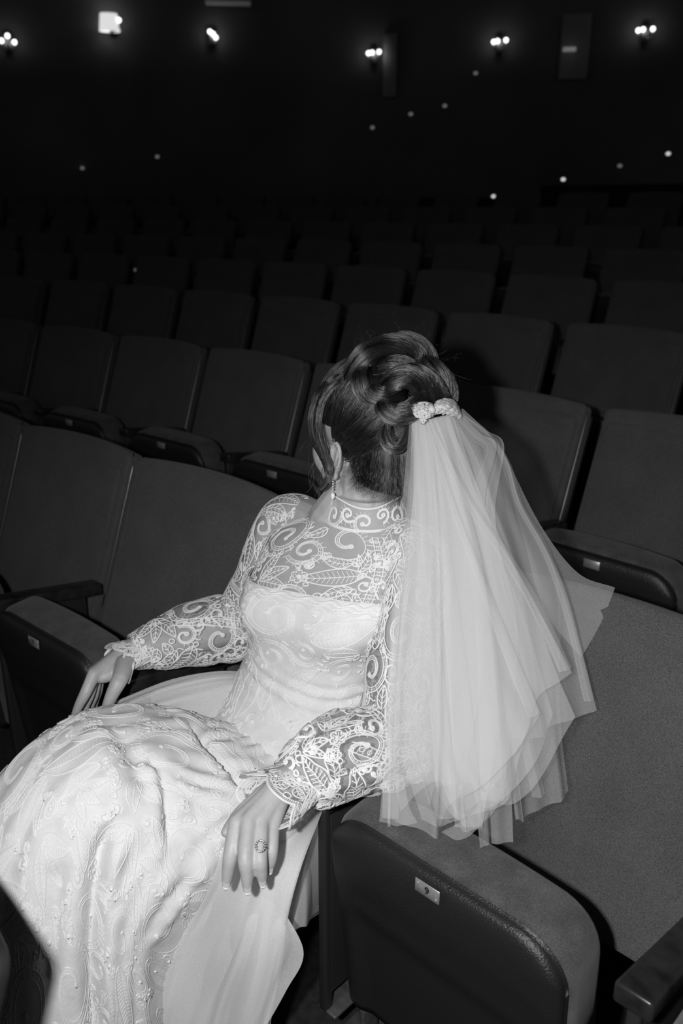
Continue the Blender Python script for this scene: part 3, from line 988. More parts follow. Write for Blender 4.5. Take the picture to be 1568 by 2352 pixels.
# collar: stand of scrolls round the neck
ctrl = []
for t in np.linspace(0, 1, 5):
    ring = []
    for k in range(24):
        a = 2 * math.pi * k / 24
        r = .063 + .013 * (1 - t) ** 1.5 + .001 * t
        c = V((.124, .279, .952 + .046 * t)) + np.array([.0, .004, 0]) * t
        ring.append(c + np.array([math.sin(a) * r, -math.cos(a) * r, .006 * t * math.cos(3 * a + 1.0)]))
    ctrl.append(ring)
SC = Surf(grid_from(ctrl, 14, 96, True), True)
if (SC.N[5, 5] @ (SC.G[5, 5] - SC.G[5].mean(0))) < 0: SC.N = -SC.N
ob('collar', SC.mesh('collar'), person, M['net'])
t = np.linspace(0, 1, 300)
for k in range(14):
    r = .023 if k % 2 else .016
    sheer_cord.motif(SC, m_scroll(r, True, 1.2, 1 if k % 4 < 2 else -1), .42 if k % 2 else .62, (k + .5) / 14, 2.2 + .4 * k)
for uu in (.05, .10, .97): sheer_cord.add(SC, np.stack([uu + 0 * t, t], 1), .003)

# ---- sleeves: rings along the arm, gathered at elbow and wrist
def sleeve(name, path, rad, seed, gathers, nring=70, nv=84, ell_dir=None, big=.04, droop=0.0, cord=True):
    C = cr([list(p) + [r] for p, r in zip(path, rad)], nring)
    pc, rr = C[:, :3], C[:, 3]
    T = np.gradient(pc, axis=0); T /= np.linalg.norm(T, axis=1, keepdims=True)
    a = unit(np.cross(T[0], [0, 0, 1.0]))
    G = np.zeros((nring, nv, 3)); rnd = random.Random(seed)
    ph = [rnd.uniform(0, 6.28) for _ in range(8)]
    for i in range(nring):
        a = unit(a - T[i] * (a @ T[i])); b = np.cross(T[i], a)
        u = i / (nring - 1)
        ga = sum(amp * math.exp(-((u - c) / wd) ** 2) for c, wd, amp in gathers)
        for k in range(nv):
            q = 2 * math.pi * k / nv
            f = 1 + ga * (.5 * math.sin(9 * q + ph[0] + 5 * u) + .35 * math.sin(14 * q + ph[1] - 9 * u) + .3 * math.sin(5 * q + ph[2] + 14 * u))
            f += .035 * math.sin(3 * q + ph[3] + 7 * u) + .02 * math.sin(26 * u + 2 * math.sin(q + ph[4]))
            G[i, k] = pc[i] + rr[i] * f * (math.cos(q) * a + math.sin(q) * b)
            G[i, k, 2] -= droop * math.sin(math.pi * u) * max(0, -(math.cos(q) * a + math.sin(q) * b)[2])
    S = Surf(G, True)
    m = nring // 2
    if (S.N[m, 0] @ (S.G[m, 0] - S.G[m].mean(0))) < 0: S.N = -S.N
    ob(name, S.mesh(name), person, M['net'])
    return S
def along(a, b, t): return V(a) * (1 - t) + V(b) * t
# right arm
R1 = sleeve('sleeve', [along((.09, .262, .93), SHR, .55), SHR + V((0, 0, -.004)), along(SHR, ELR, .35), along(SHR, ELR, .7), along(SHR, ELR, .98), ELR + V((-.004, -.02, -.018))],
            [.050, .056, .055, .052, .056, .050], 4, [(.85, .12, .10)], 64)
R2 = sleeve('lower_sleeve', [ELR + V((.012, .02, .012)), ELR + V((0, -.012, -.004)), along(ELR, WRR, .25), along(ELR, WRR, .5), along(ELR, WRR, .75), along(ELR, WRR, .95)],
            [.046, .064, .067, .060, .046, .033], 5, [(.15, .15, .10), (.75, .15, .05)], 60)
# left arm
L1 = sleeve('sleeve', [along((.11, .275, .93), SHL, .5), SHL, along(SHL, ELL, .35), along(SHL, ELL, .7), ELL + V((0, .0, .0)), ELL + V((0, -.01, -.018))],
            [.050, .060, .062, .060, .062, .045], 6, [(.85, .15, .12)], 64)
L2 = sleeve('lower_sleeve', [ELL + V((.004, .02, .006)), ELL + V((0, -.008, .012)), along(ELL, WRL, .30) + V((0, 0, .014)), along(ELL, WRL, .58) + V((0, 0, .014)), along(ELL, WRL, .82) + V((0, 0, .008)), along(ELL, WRL, .98)],
            [.048, .064, .066, .063, .052, .032], 7, [(.2, .2, .12), (.65, .25, .10)], 66)
def bands(S, us):
    t = np.linspace(0, 1, 220)
    for u0, kind in us:
        if kind == 'line':
            sheer_cord.add(S, np.stack([u0 + 0 * t, t], 1), .0040)
        elif kind == 'zig':
            sheer_cord.add(S, np.stack([u0 + .012 * np.sin(t * 2 * math.pi * 26), t], 1), .0028)
        elif kind == 'fringe':
            for k in range(90):
                sheer_cord.add(S, np.array([[u0 - .014, k / 90], [u0 + .014, k / 90]]), .0016)
        elif kind == 'beads':
            for k in range(28):
                sheer_cord.motif(S, ([(_arc((0, 0), .0038, 0, 6.4, 10), .0026)], .004), u0, k / 28, 0)
bands(R1, [(.56, 'fringe'), (.585, 'line'), (.61, 'zig'), (.64, 'beads'), (.67, 'zig'), (.695, 'line'), (.72, 'fringe')])
sheer_cord.fill(R1, 21, (.03, .53), (0, 1), big=.042, n_try=4500, gap=.76, wk=1.1, minr=.009)
sheer_cord.fill(R1, 22, (.76, .98), (0, 1), big=.03, n_try=3000, gap=.76, wk=1.1, minr=.008)
sheer_cord.fill(R2, 23, (.02, .98), (0, 1), big=.046, n_try=5000, gap=.76, wk=1.15, minr=.008)
for k in range(4): sheer_cord.motif(R2, m_tape(.14, .014, .25, False), .45, .12 + k * .25, .35 * (-1) ** k)
sheer_cord.fill(L1, 24, (.03, .98), (0, 1), big=.042, n_try=4500, gap=.76, wk=1.1, minr=.009)
sheer_cord.fill(L2, 25, (.02, .98), (0, 1), big=.042, n_try=6000, gap=.70, wk=1.2, minr=.008)
for k in range(4): sheer_cord.motif(L2, m_tape(.12, .015, .35, False), .42, .06 + k * .25, .5 * (-1) ** k)

# ---- scalloped cuffs
def cuff(name, c0, c1, r0, r1, seed, lobes, flat, phase=0.0, tilt=None):
    c0, c1 = V(c0), V(c1)
    ax = unit(c1 - c0); L = np.linalg.norm(c1 - c0)
    a = unit(np.cross(ax, flat)); b = np.cross(ax, a)
    nu, nv = 26, 120
    G = np.zeros((nu, nv, 3))
    for i in range(nu):
        u = i / (nu - 1)
        for k in range(nv):
            q = 2 * math.pi * k / nv
            sc = abs(math.sin(lobes * q / 2 + phase)) ** .8
            r = r0 + (r1 - r0) * u ** 1.3
            ln = L * (.80 + .20 * sc)
            if tilt is not None: ln *= 1 + tilt * math.cos(q + 0.6)
            G[i, k] = c0 + ax * (u * ln) + r * (1 + .04 * u * math.sin(5 * q + seed)) * (math.cos(q) * a + .62 * math.sin(q) * b)
    S = Surf(G, True)
    if (S.N[12, 0] @ (S.G[12, 0] - S.G[12].mean(0))) < 0: S.N = -S.N
    ob(name, S.mesh(name), person, M['net'])
    t = np.linspace(0, 1, 300)
    sheer_cord.add(S, np.stack([.985 + 0 * t, t], 1), .0042)
    sheer_cord.add(S, np.stack([.90 + 0 * t, t], 1), .0016)
    for k in range(110):
        sheer_cord.add(S, np.array([[.90, k / 110], [.98, k / 110]]), .0012)
    sheer_cord.add(S, np.stack([.04 + 0 * t, t], 1), .004)
    n = lobes
    for k in range(n):
        if k % 2: sheer_cord.motif(S, m_flower(.016, 8), .55, (k + .5) / n, 0, wk=1.1)
        else: sheer_cord.motif(S, m_leaf(.055, .012, .2), .48, (k + .35) / n, .3, wk=1.1); sheer_cord.motif(S, m_leaf(.05, .010, -.2), .5, (k + .75) / n, -.25, wk=1.1)
    sheer_cord.fill(S, seed, (.1, .86), (0, 1), big=.014, n_try=500, gap=.8, minr=.007)
    return S
cuff('cuff', along(ELL, WRL, .76), (0.3025, -0.1488, 0.6730), .040, .058, 31, 5, (0, 0, 1), .4)
cuff('cuff', along(ELR, WRR, .84), (-0.2170, -0.0491, 0.6690), .034, .041, 32, 6, (0, 0, 1), .2)
# tie end hanging from the right cuff
tm = tube([(-0.1690, -0.0365, 0.6784), (-0.1647, -0.0440, 0.6694), (-0.1650, -0.0509, 0.6556), (-0.1668, -0.0556, 0.6431)], [.0025, .003, .0035, .0045], 8)
ob('cuff_tie', mesh('cuff_tie', *tm), person, M['lace'])

# ---- skirt over the raised knees, falling to the floor at the lower left
SK = [
 [(0.0272, 0.1446, 0.5450), (0.0831, 0.0923, 0.5690), (0.1329, 0.0607, 0.5579), (0.1683, 0.0628, 0.5243), (0.1857, 0.0771, 0.4606), (0.1423, 0.1684, 0.3734), (0.0305, 0.2106, 0.4356)],
 [(-0.0111, 0.0860, 0.5560), (0.0648, 0.0370, 0.5787), (0.1380, -0.0006, 0.5703), (0.1840, -0.0044, 0.5341), (0.1930, 0.0107, 0.4582), (0.1382, 0.1013, 0.3615), (-0.0339, 0.1513, 0.4354)],
 [(-0.0499, 0.0364, 0.5720), (0.0388, -0.0125, 0.6003), (0.1312, -0.0477, 0.5903), (0.1844, -0.0677, 0.5516), (0.1950, -0.0568, 0.4636), (0.1253, 0.0454, 0.3295), (-0.0788, 0.0985, 0.4412)],
 [(-0.0887, -0.0206, 0.6024), (0.0046, -0.0714, 0.6330), (0.1060, -0.1167, 0.6147), (0.1642, -0.1313, 0.5627), (0.1894, -0.1181, 0.4664), (0.1155, -0.0107, 0.3211), (-0.1153, 0.0303, 0.4589)],
 [(-0.1186, -0.0924, 0.6300), (-0.0244, -0.1481, 0.6638), (0.0765, -0.1844, 0.6501), (0.1413, -0.1859, 0.5825), (0.1768, -0.1750, 0.4619), (0.1022, -0.0623, 0.2990), (-0.1486, -0.0465, 0.4827)],
 [(-0.1329, -0.1708, 0.6441), (-0.0377, -0.2260, 0.6770), (0.0738, -0.2548, 0.6584), (0.1367, -0.2358, 0.5774), (0.1711, -0.2227, 0.4484), (0.0895, -0.1128, 0.2777), (-0.1616, -0.1233, 0.4972)],
 [(-0.1308, -0.2516, 0.6363), (-0.0266, -0.3037, 0.6586), (0.0733, -0.3129, 0.6282), (0.1352, -0.2774, 0.5382), (0.1603, -0.2592, 0.4076), (0.0773, -0.1449, 0.2341), (-0.1749, -0.2023, 0.4478)],
 [(-0.1276, -0.3315, 0.5986), (-0.0111, -0.3680, 0.6147), (0.0813, -0.3541, 0.5717), (0.1369, -0.3108, 0.4803), (0.1579, -0.2730, 0.3685), (0.0633, -0.1578, 0.1736), (-0.1843, -0.2686, 0.3572)],
 [(-0.1085, -0.4000, 0.5389), (-0.0018, -0.4173, 0.5388), (0.0907, -0.3829, 0.4933), (0.1417, -0.3275, 0.4209), (0.1613, -0.2778, 0.3216), (0.0544, -0.1564, 0.1033), (-0.1847, -0.3082, 0.2450)],
 [(-0.0981, -0.4464, 0.4217), (0.0071, -0.4536, 0.4306), (0.0986, -0.4056, 0.4004), (0.1450, -0.3416, 0.3400), (0.1620, -0.2799, 0.2556), (0.0514, -0.1613, 0.0084), (-0.1793, -0.3363, 0.1154)],
 [(-0.1002, -0.4892, 0.2456), (0.0122, -0.4885, 0.2724), (0.1000, -0.4267, 0.2632), (0.1451, -0.3564, 0.2182), (0.1621, -0.2859, 0.1374), (0.0607, -0.1673, -0.1125), (-0.1732, -0.3589, -0.0340)],
 [(-0.0933, -0.5270, 0.0630), (0.0057, -0.5160, 0.1067), (0.0968, -0.4480, 0.1043), (0.1446, -0.3737, 0.0623), (0.1667, -0.2948, -0.0108), (0.0748, -0.1875, -0.2422), (-0.1641, -0.3846, -0.1958)]]
GS = grid_from(SK, 150, 168, True)
S0 = Surf(GS, True)
if (S0.N[75, 60] @ (CAM - S0.G[75, 60])) < 0: S0.N = -S0.N
U, Vv = np.meshgrid(np.linspace(0, 1, 150), np.linspace(0, 1, 168, endpoint=False), indexing='ij')
fold = np.zeros_like(U)
low = np.clip((U - .50) / .3, 0, 1)
fold += low * .0035 * np.sin(Vv * 2 * math.pi * 9 + 1.2 * np.sin(U * 5) + .6)
fold += .0012 * np.sin(Vv * 2 * math.pi * 17 + 5 * U)
GF = S0.G.reshape(-1, 3)
def crease(pts, depth, wd, sharp=2.0):
    """valley (depth > 0) or ridge along a line lying on the cloth"""
    line = cr(pts, 60)
    line = np.array([GF[np.argmin(((GF - q) ** 2).sum(1))] for q in line])
    k = np.ones(5) / 5
    for c in range(3): line[2:-2, c] = np.convolve(line[:, c], k, 'valid')
    D = np.full(len(GF), 9.0); T = np.zeros(len(GF))
    for i, q in enumerate(line):
        d = np.linalg.norm(GF - q, axis=1)
        m = d < D; D[m] = d[m]; T[m] = i / (len(line) - 1)
    e = np.minimum(1, np.minimum(T / .15 + .1, (1 - T) / .15 + .1))
    return (depth * np.exp(-(D / wd) ** sharp) * e).reshape(U.shape)
fold -= crease([(0.0749, -0.1599, 0.6894), (0.1021, -0.1681, 0.6500), (0.1267, -0.1841, 0.6144), (0.1501, -0.2103, 0.5448)], .016, .010, 1.4)
fold += crease([(0.0662, -0.1679, 0.6893), (0.0946, -0.1781, 0.6435), (0.1199, -0.1991, 0.6112), (0.1474, -0.2294, 0.5552)], .008, .018)
fold -= crease([(0.0940, -0.2687, 0.6056), (0.1129, -0.3060, 0.5515), (0.1268, -0.3342, 0.4657), (0.1362, -0.3503, 0.3838), (0.1411, -0.3659, 0.2512)], .026, .014, 1.5)
fold += crease([(0.1082, -0.2616, 0.5932), (0.1282, -0.2977, 0.5393), (0.1460, -0.3224, 0.4535), (0.1535, -0.3343, 0.3839), (0.1589, -0.3496, 0.2512)], .014, .018)
fold -= crease([(-0.0131, -0.0281, 0.6223), (0.0752, -0.0515, 0.6146), (0.1187, -0.0511, 0.5920), (0.1712, -0.0550, 0.5734)], .022, .010, 1.3)
fold -= crease([(0.1712, -0.0550, 0.5734), (0.2010, -0.0502, 0.5262), (0.2009, -0.0618, 0.4720)], .010, .014)
fold -= crease([(-0.0181, -0.1801, 0.6752), (0.0528, -0.1989, 0.6502), (0.1093, -0.2062, 0.6016)], .010, .022)
fold += crease([(-0.0372, -0.1983, 0.6738), (0.0495, -0.2395, 0.6619), (0.0910, -0.2626, 0.6242)], .009, .030)
fold -= crease([(0.0813, -0.3541, 0.5717), (0.0907, -0.3829, 0.4933), (0.1059, -0.4134, 0.3700)], .009, .020)
fold -= crease([(0.1712, -0.1818, 0.4887), (0.1704, -0.2256, 0.4586), (0.1603, -0.2592, 0.4076)], .010, .018)
fold += crease([(0.1816, -0.1550, 0.4945), (0.1756, -0.2040, 0.4639), (0.1609, -0.2647, 0.3949)], .010, .014)
fold += .0025 * np.sin(U * 60 + 6 * np.sin(Vv * 20)) * np.exp(-((U - .2) / .2) ** 2)
SS = Surf(S0.G + S0.N * fold[..., None], True)
if (SS.N[75, 60] @ (CAM - SS.G[75, 60])) < 0: SS.N = -SS.N
ob('skirt', SS.mesh('skirt'), person, M['satin'])
satin_cord.fill(SS, 40, (.10, .99), (-.06, .66), big=.085, n_try=9000, gap=.80, wk=1.0, minr=.014)

# ------------------------------------------------------------------ hair: strands swept up into a loose bun
def hair_material(name, grey, rough=.28):
    m = bpy.data.materials.new(name); m.use_nodes = True
    N, L = nodes(m)
    for n in list(N):
        if n.type != 'OUTPUT_MATERIAL': N.remove(n)
    out = [n for n in N if n.type == 'OUTPUT_MATERIAL'][0]
    h = N.new('ShaderNodeBsdfHairPrincipled')
    h.parametrization = 'COLOR'
    h.inputs['Color'].default_value = (grey, grey, grey, 1)
    h.inputs['Roughness'].default_value = rough
    h.inputs['IOR'].default_value = 1.40
    h.inputs['Radial Roughness'].default_value = .4
    h.inputs['Random Roughness'].default_value = .3
    ci = N.new('ShaderNodeAttribute'); ci.attribute_name = 'tone'
    cr_ = N.new('ShaderNodeMapRange'); cr_.inputs['To Min'].default_value = grey * .15; cr_.inputs['To Max'].default_value = grey * 6.0
    L.new(ci.outputs['Fac'], cr_.inputs['Value'])
    L.new(cr_.outputs['Result'], h.inputs['Color'])
    L.new(h.outputs[0], out.inputs[0])
    return m
M['hair'] = hair_material('hair_strands', .05, .13)
M['hair_base'] = principled('hair_base', .012, .5, .3, bump=(300, .3))
def hair_object(name, strands, radii, parent=person, label=None, tone=None):
    """strands: list of (n,3) arrays; radii: list of floats (root radius)"""
    c = bpy.data.hair_curves.new(name)
    c.add_curves([len(s) for s in strands])
    pos = np.concatenate(strands).astype(np.float32)
    c.position_data.foreach_set('vector', pos.ravel())
    r = np.concatenate([np.linspace(1, .55, len(s)) * q for s, q in zip(strands, radii)]).astype(np.float32)
    at = c.attributes.get('radius') or c.attributes.new('radius', 'FLOAT', 'POINT')
    at.data.foreach_set('value', r)
    tn = c.attributes.new('tone', 'FLOAT', 'POINT')
    tv = tone if tone is not None else [R3.random() for _ in strands]
    tn.data.foreach_set('value', np.concatenate([np.full(len(s), t) for s, t in zip(strands, tv)]).astype(np.float32))
    o = ob(name, c, parent, M['hair'])
    if label: o['label'] = label
    return o
R3 = random.Random(5)
CR = np.array([.100, .081, .094]); CC = hp(-.012, 0, .022)      # hair shell around the skull
def skull(d):
    d = d / np.linalg.norm(d)
    return CC + (g_ * d[0] * CR[0] + l_ * d[1] * CR[1] + u_ * d[2] * CR[2])
def on_skull(p):
    q = V(p) - CC
    return unit(np.array([q @ g_ / CR[0], q @ l_ / CR[1], q @ u_ / CR[2]]))
BUN = V((0.1483, 0.3374, 1.1983))
BD = on_skull(BUN)
# dark shell below the strands
def shell():
    v, f = [], []
    nu, nv = 44, 72
    keep = {}
    for i in range(nu + 1):
        for k in range(nv):
            th = math.pi * i / nu; a = 2 * math.pi * k / nv
            v.append(skull(np.array([math.sin(th) * math.cos(a), math.sin(th) * math.sin(a), math.cos(th)])) * .992 + CC * .008)
    def hairy(d):
        g, l, u = d
        if u > .55: return g < .80
        if u > -.05: return g < .42 + .3 * u
        return g < -.05 - .25 * (-u) if abs(l) > .5 else g < -.15
    for i in range(nu):
        for k in range(nv):
            th = math.pi * (i + .5) / nu; a = 2 * math.pi * (k + .5) / nv
            d = (math.sin(th) * math.cos(a), math.sin(th) * math.sin(a), math.cos(th))
            if hairy(d) and d[2] > -.92:
                f.append((i * nv + k, i * nv + (k + 1) % nv, (i + 1) * nv + (k + 1) % nv, (i + 1) * nv + k))
    return mesh('hair_base', v, f)
ob('hair_base', shell(), person, M['hair_base'])
def nape_patch():
    """hair covering the back of the neck up to the skull"""
    ctrl = [[(0.1340, 0.2282, 1.0632), (0.1575, 0.2234, 1.0382), (0.1940, 0.2342, 1.0267), (0.2299, 0.2632, 1.0216), (0.2317, 0.3151, 1.0213)],
            [(0.1248, 0.2315, 1.0877), (0.1581, 0.2278, 1.0643), (0.1936, 0.2372, 1.0580), (0.2225, 0.2712, 1.0527), (0.2155, 0.3285, 1.0503)],
            [(0.1217, 0.2401, 1.1238), (0.1580, 0.2360, 1.1119), (0.1897, 0.2461, 1.1082), (0.2126, 0.2814, 1.1018), (0.2005, 0.3368, 1.0965)],
            [(0.1205, 0.2600, 1.1619), (0.1485, 0.2617, 1.1599), (0.1752, 0.2733, 1.1569), (0.1941, 0.3024, 1.1513), (0.1846, 0.3449, 1.1442)]]
    return Surf(grid_from(ctrl, 24, 30))
NP = nape_patch()
ob('nape_hair_base', NP.mesh('nape_hair_base'), person, M['hair_base'])
strands, rad = [], []
def jitter(s): return np.array([R3.gauss(0, s), R3.gauss(0, s), R3.gauss(0, s)])
def scalp_strand(d0, lift, n=16, wav=.0015):
    d0 = d0 / np.linalg.norm(d0)
    end = unit(BD + jitter(.16))
    w = math.acos(max(-1, min(1, float(d0 @ end))))
    ph = R3.uniform(0, 6.28); out = []
    for i in range(n):
        t = i / (n - 1)
        d = (math.sin((1 - t) * w) * d0 + math.sin(t * w) * end) / max(math.sin(w), 1e-3)
        p = skull(d)
        out.append(p + unit(p - CC) * (lift + .008 * math.sin(math.pi * t) * R3.uniform(.7, 1.0) + .010 * t ** 2) + jitter(.0003) + u_ * wav * math.sin(9 * t + ph))
    return np.array(out)
clump = None
for _ in range(5200):
    while True:
        d = np.array([R3.gauss(0, 1), R3.gauss(0, 1), R3.gauss(0, 1)]); d /= np.linalg.norm(d)
        g, l, u = d
        lim = (.80 if u > .55 else (.42 + .3 * u if u > -.05 else -.12))
        if g < lim and u > -.75: break
    strands.append(scalp_strand(d, .0012 + .0022 * (.5 + .5 * math.sin(38 * math.atan2(d[1], d[2]) + 9 * d[0])) + R3.random() * .0012)); rad.append(.0003)
# strands swept up from the nape
for _ in range(1500):
    v0 = R3.uniform(.02, .98); u0 = R3.uniform(-.0, .25) ** 1.0
    n = 14; out = []
    tgt = BUN + RT * R3.uniform(-.05, .02) + UP * R3.uniform(-.05, -.02)
    for i in range(n):
        t = i / (n - 1)
        uu = u0 + (1 - u0) * min(t / .7, 1); vv = v0 + (0.55 - v0) * .5 * t
        p = NP.at(np.array([uu]), np.array([vv]))[0]
        q = NP.at(np.array([uu]), np.array([vv]), NP.N)[0]
        if q @ (CAM - p) < 0: q = -q
        p = p + q * (.0015 + .003 * R3.random())
        if t > .7: p = p * (1 - (t - .7) / .3) + tgt * ((t - .7) / .3) + q * .006
        out.append(p)
    strands.append(np.array(out)); rad.append(.0003)
# short fuzz on the neck below the hairline
for _ in range(500):
    v0 = R3.uniform(.0, .85)
    p = NP.at(np.array([R3.uniform(0, .06)]), np.array([v0]))[0]
    q = NP.at(np.array([0.02]), np.array([v0]), NP.N)[0]
    if q @ (CAM - p) < 0: q = -q
    d = unit(-UP * R3.uniform(.3, 1) + RT * R3.uniform(-1.0, .3))
    L = R3.uniform(.008, .030)
    strands.append(np.array([p + d * L * t + q * (.002 + .002 * t) + UP * .004 * t * t for t in np.linspace(0, 1, 6)])); rad.append(.00016)
def highlight_streak(s):
    p = s[0]; q = V(p) - CC
    a = math.atan2(q @ l_, q @ u_) * 23 + (q @ g_) * 60
    return min(1, max(0, .5 + .32 * math.sin(a) + .28 * math.sin(2.7 * a + 1) + R3.gauss(0, .12))) ** 2.2  # light and dark streaks put hair highlights into the strand colour
hair_object('hair', strands, rad, tone=[highlight_streak(s) * (.6 if i < 5200 else .25) for i, s in enumerate(strands)])

# ---- locks
def lock(path, r, n, twist=1.0, spread=1.0, thick=.00045, flat=1.0, fray=.15):
    C = cr([list(p) for p in path], 26); T = np.gradient(C, axis=0); T /= np.linalg.norm(T, axis=1, keepdims=True)
    a = unit(np.cross(T[0], FW + .1)); fr = []
    for i in range(len(C)):
        a = unit(a - T[i] * (a @ T[i])); fr.append((a.copy(), np.cross(T[i], a)))
    out, tones = [], []
    k1, k2 = R3.uniform(0, 6), R3.uniform(0, 6)
    for _ in range(n):
        q = R3.uniform(0, 6.28); rr = math.sqrt(R3.random()) * .35 + .65
        w = R3.uniform(-1, 1) * fray
        ph = R3.uniform(0, 6.28); s = []
        t0, t1 = R3.uniform(0, .08), R3.uniform(.9, 1)
        for i in range(len(C)):
            t = i / (len(C) - 1)
            if t < t0 or t > t1: continue
            k = r * rr * (.55 + .55 * math.sin(math.pi * min(max(t, .04), .96)) ** .6) * spread
            ang = q + twist * t * 3 + w * t * 3
            s.append(C[i] + k * (math.cos(ang) * fr[i][0] + flat * math.sin(ang) * fr[i][1]) + jitter(.00025))
        if len(s) > 3:
            out.append(np.array(s)); tones.append(min(1, max(0, .45 + .3 * math.sin(4 * q + k1) + .3 * math.sin(9 * q + k2) + R3.gauss(0, .12))) ** 2.1)  # highlight streaks along the lock, painted into the strand tone
    core = tube(list(C), [r * .62 * flat ** .5 * (.55 + .55 * math.sin(math.pi * min(max(i / 25, .04), .96)) ** .6) for i in range(26)], 8)
    return out, core, tones
LOCKS = [
    # path, radius, strands, twist
    ([(0.1115, 0.2520, 1.1806), (0.1208, 0.2479, 1.2143), (0.1341, 0.2610, 1.2462), (0.1493, 0.2955, 1.2592), (0.1708, 0.3211, 1.2565), (0.1893, 0.3364, 1.2377), (0.1970, 0.3193, 1.2173)], .0200, 330, .7),
    ([(0.1259, 0.2751, 1.2312), (0.1456, 0.2417, 1.2139), (0.1618, 0.2389, 1.1919), (0.1846, 0.2499, 1.1862), (0.1898, 0.2746, 1.1978), (0.1739, 0.2900, 1.2154)], .0200, 330, .6),
    ([(0.1221, 0.2501, 1.1861), (0.1549, 0.2384, 1.1742), (0.1785, 0.2519, 1.1719), (0.1888, 0.2672, 1.1842)], .0150, 220, .5),
    ([(0.1169, 0.3290, 1.2409), (0.1397, 0.3301, 1.2596), (0.1586, 0.3481, 1.2611), (0.1781, 0.3662, 1.2463), (0.1935, 0.3757, 1.2215)], .0180, 260, .8),
    ([(0.1735, 0.2655, 1.1800), (0.1930, 0.2612, 1.2088), (0.2122, 0.2766, 1.2192), (0.2290, 0.2937, 1.2076), (0.2331, 0.3012, 1.1854)], .0190, 320, .6),
    ([(0.1813, 0.2626, 1.1889), (0.1956, 0.2393, 1.1729), (0.2135, 0.2436, 1.1627), (0.2306, 0.2615, 1.1674), (0.2350, 0.2803, 1.1831), (0.2165, 0.2837, 1.1958)], .0170, 300, .5),
    ([(0.1893, 0.2878, 1.2263), (0.2183, 0.2915, 1.2237), (0.2365, 0.3073, 1.2067), (0.2476, 0.3203, 1.1824), (0.2432, 0.3215, 1.1632)], .0170, 280, .7),
    ([(0.1811, 0.3444, 1.2403), (0.2160, 0.3478, 1.2255), (0.2353, 0.3540, 1.2014), (0.2420, 0.3553, 1.1762), (0.2339, 0.3529, 1.1566)], .0150, 220, .9),
    ([(0.1564, 0.2710, 1.2244), (0.1768, 0.2801, 1.2344), (0.1960, 0.2965, 1.2318), (0.2114, 0.3042, 1.2182)], .0150, 200, .5),
    # the loop hanging under the bun
    ([(0.1882, 0.2610, 1.1572), (0.1964, 0.2372, 1.1370), (0.2073, 0.2270, 1.1188), (0.2196, 0.2303, 1.1080), (0.2292, 0.2430, 1.1102), (0.2280, 0.2599, 1.1236), (0.2193, 0.2747, 1.1415)], .0075, 150, .3),
    ([(0.1943, 0.2592, 1.1570), (0.2066, 0.2439, 1.1375), (0.2138, 0.2389, 1.1250), (0.2209, 0.2438, 1.1217)], .0045, 60, .3),
    # loose strands framing the cheek
    ([(0.1075, 0.2628, 1.2106), (0.0897, 0.2309, 1.2082), (0.0690, 0.2130, 1.1804), (0.0645, 0.2012, 1.1402), (0.0777, 0.1926, 1.1059), (0.1022, 0.1863, 1.0849), (0.1222, 0.1801, 1.0635), (0.1234, 0.1745, 1.0405), (0.1056, 0.1716, 1.0234)], .0040, 60, .5),
    ([(0.1155, 0.2572, 1.2079), (0.1039, 0.2264, 1.2018), (0.0894, 0.2066, 1.1731), (0.0897, 0.1954, 1.1339), (0.1076, 0.1871, 1.0972), (0.1259, 0.1826, 1.0675), (0.1255, 0.1787, 1.0454)], .0050, 70, .4),
]
bun_strands, bun_r = [], []
for k, (path, r, n, tw) in enumerate(LOCKS):
    s, core, tn_ = lock(path, r, n, tw, fray=.25)
    hair_object('hair_lock', s, [.00034] * len(s), tone=[t * (.35 if r < .0055 else 1.7) for t in tn_])  # bun locks coloured brighter as painted highlights
    if r > .011:
        v, f = core
        ob('lock_core', mesh('lock_core', v, f), person, M['hair_base'])
core = []
def bun_core():
    bm = bmesh.new(); bmesh.ops.create_uvsphere(bm, u_segments=24, v_segments=16, radius=1)
    c = V((0.1521, 0.3349, 1.2006))
    for v in bm.verts:
        q = c + RT * v.co.x * .066 + UP * v.co.y * .055 + FW * v.co.z * .045
        v.co = Vector(q)
    return bm_mesh('bun_core', bm)
ob('bun_core', bun_core(), person, M['hair_base'])
# flyaway hairs
fly, fr_ = [], []
for _ in range(150):
    a = R3.uniform(-.6, 3.8)
    c = BUN + RT * .066 * math.cos(a) + UP * .062 * math.sin(a) - FW * R3.uniform(-.02, .05)
    d = unit(RT * math.cos(a + R3.uniform(-1.3, 1.3)) + UP * math.sin(a + R3.uniform(-1.3, 1.3)) - FW * R3.uniform(-.5, .5)); L = R3.uniform(.015, .05); b = unit(jitter(1))
    fly.append(np.array([c + d * L * t + b * L * .5 * math.sin(2.6 * t) for t in np.linspace(0, 1, 9)])); fr_.append(.00016)
for _ in range(60):
    c = V((0.0904, 0.2010, 1.1141)) + RT * R3.uniform(-.018, .02) + UP * R3.uniform(-.075, .08); d = unit(-UP + RT * R3.uniform(-.6, .4)); L = R3.uniform(.02, .06); b = unit(jitter(1))
    fly.append(np.array([c + d * L * t + b * L * .25 * math.sin(2.6 * t) for t in np.linspace(0, 1, 9)])); fr_.append(.00018)
hair_object('flyaway_hair', fly, [q * .65 for q in fr_], tone=[.25] * len(fly))

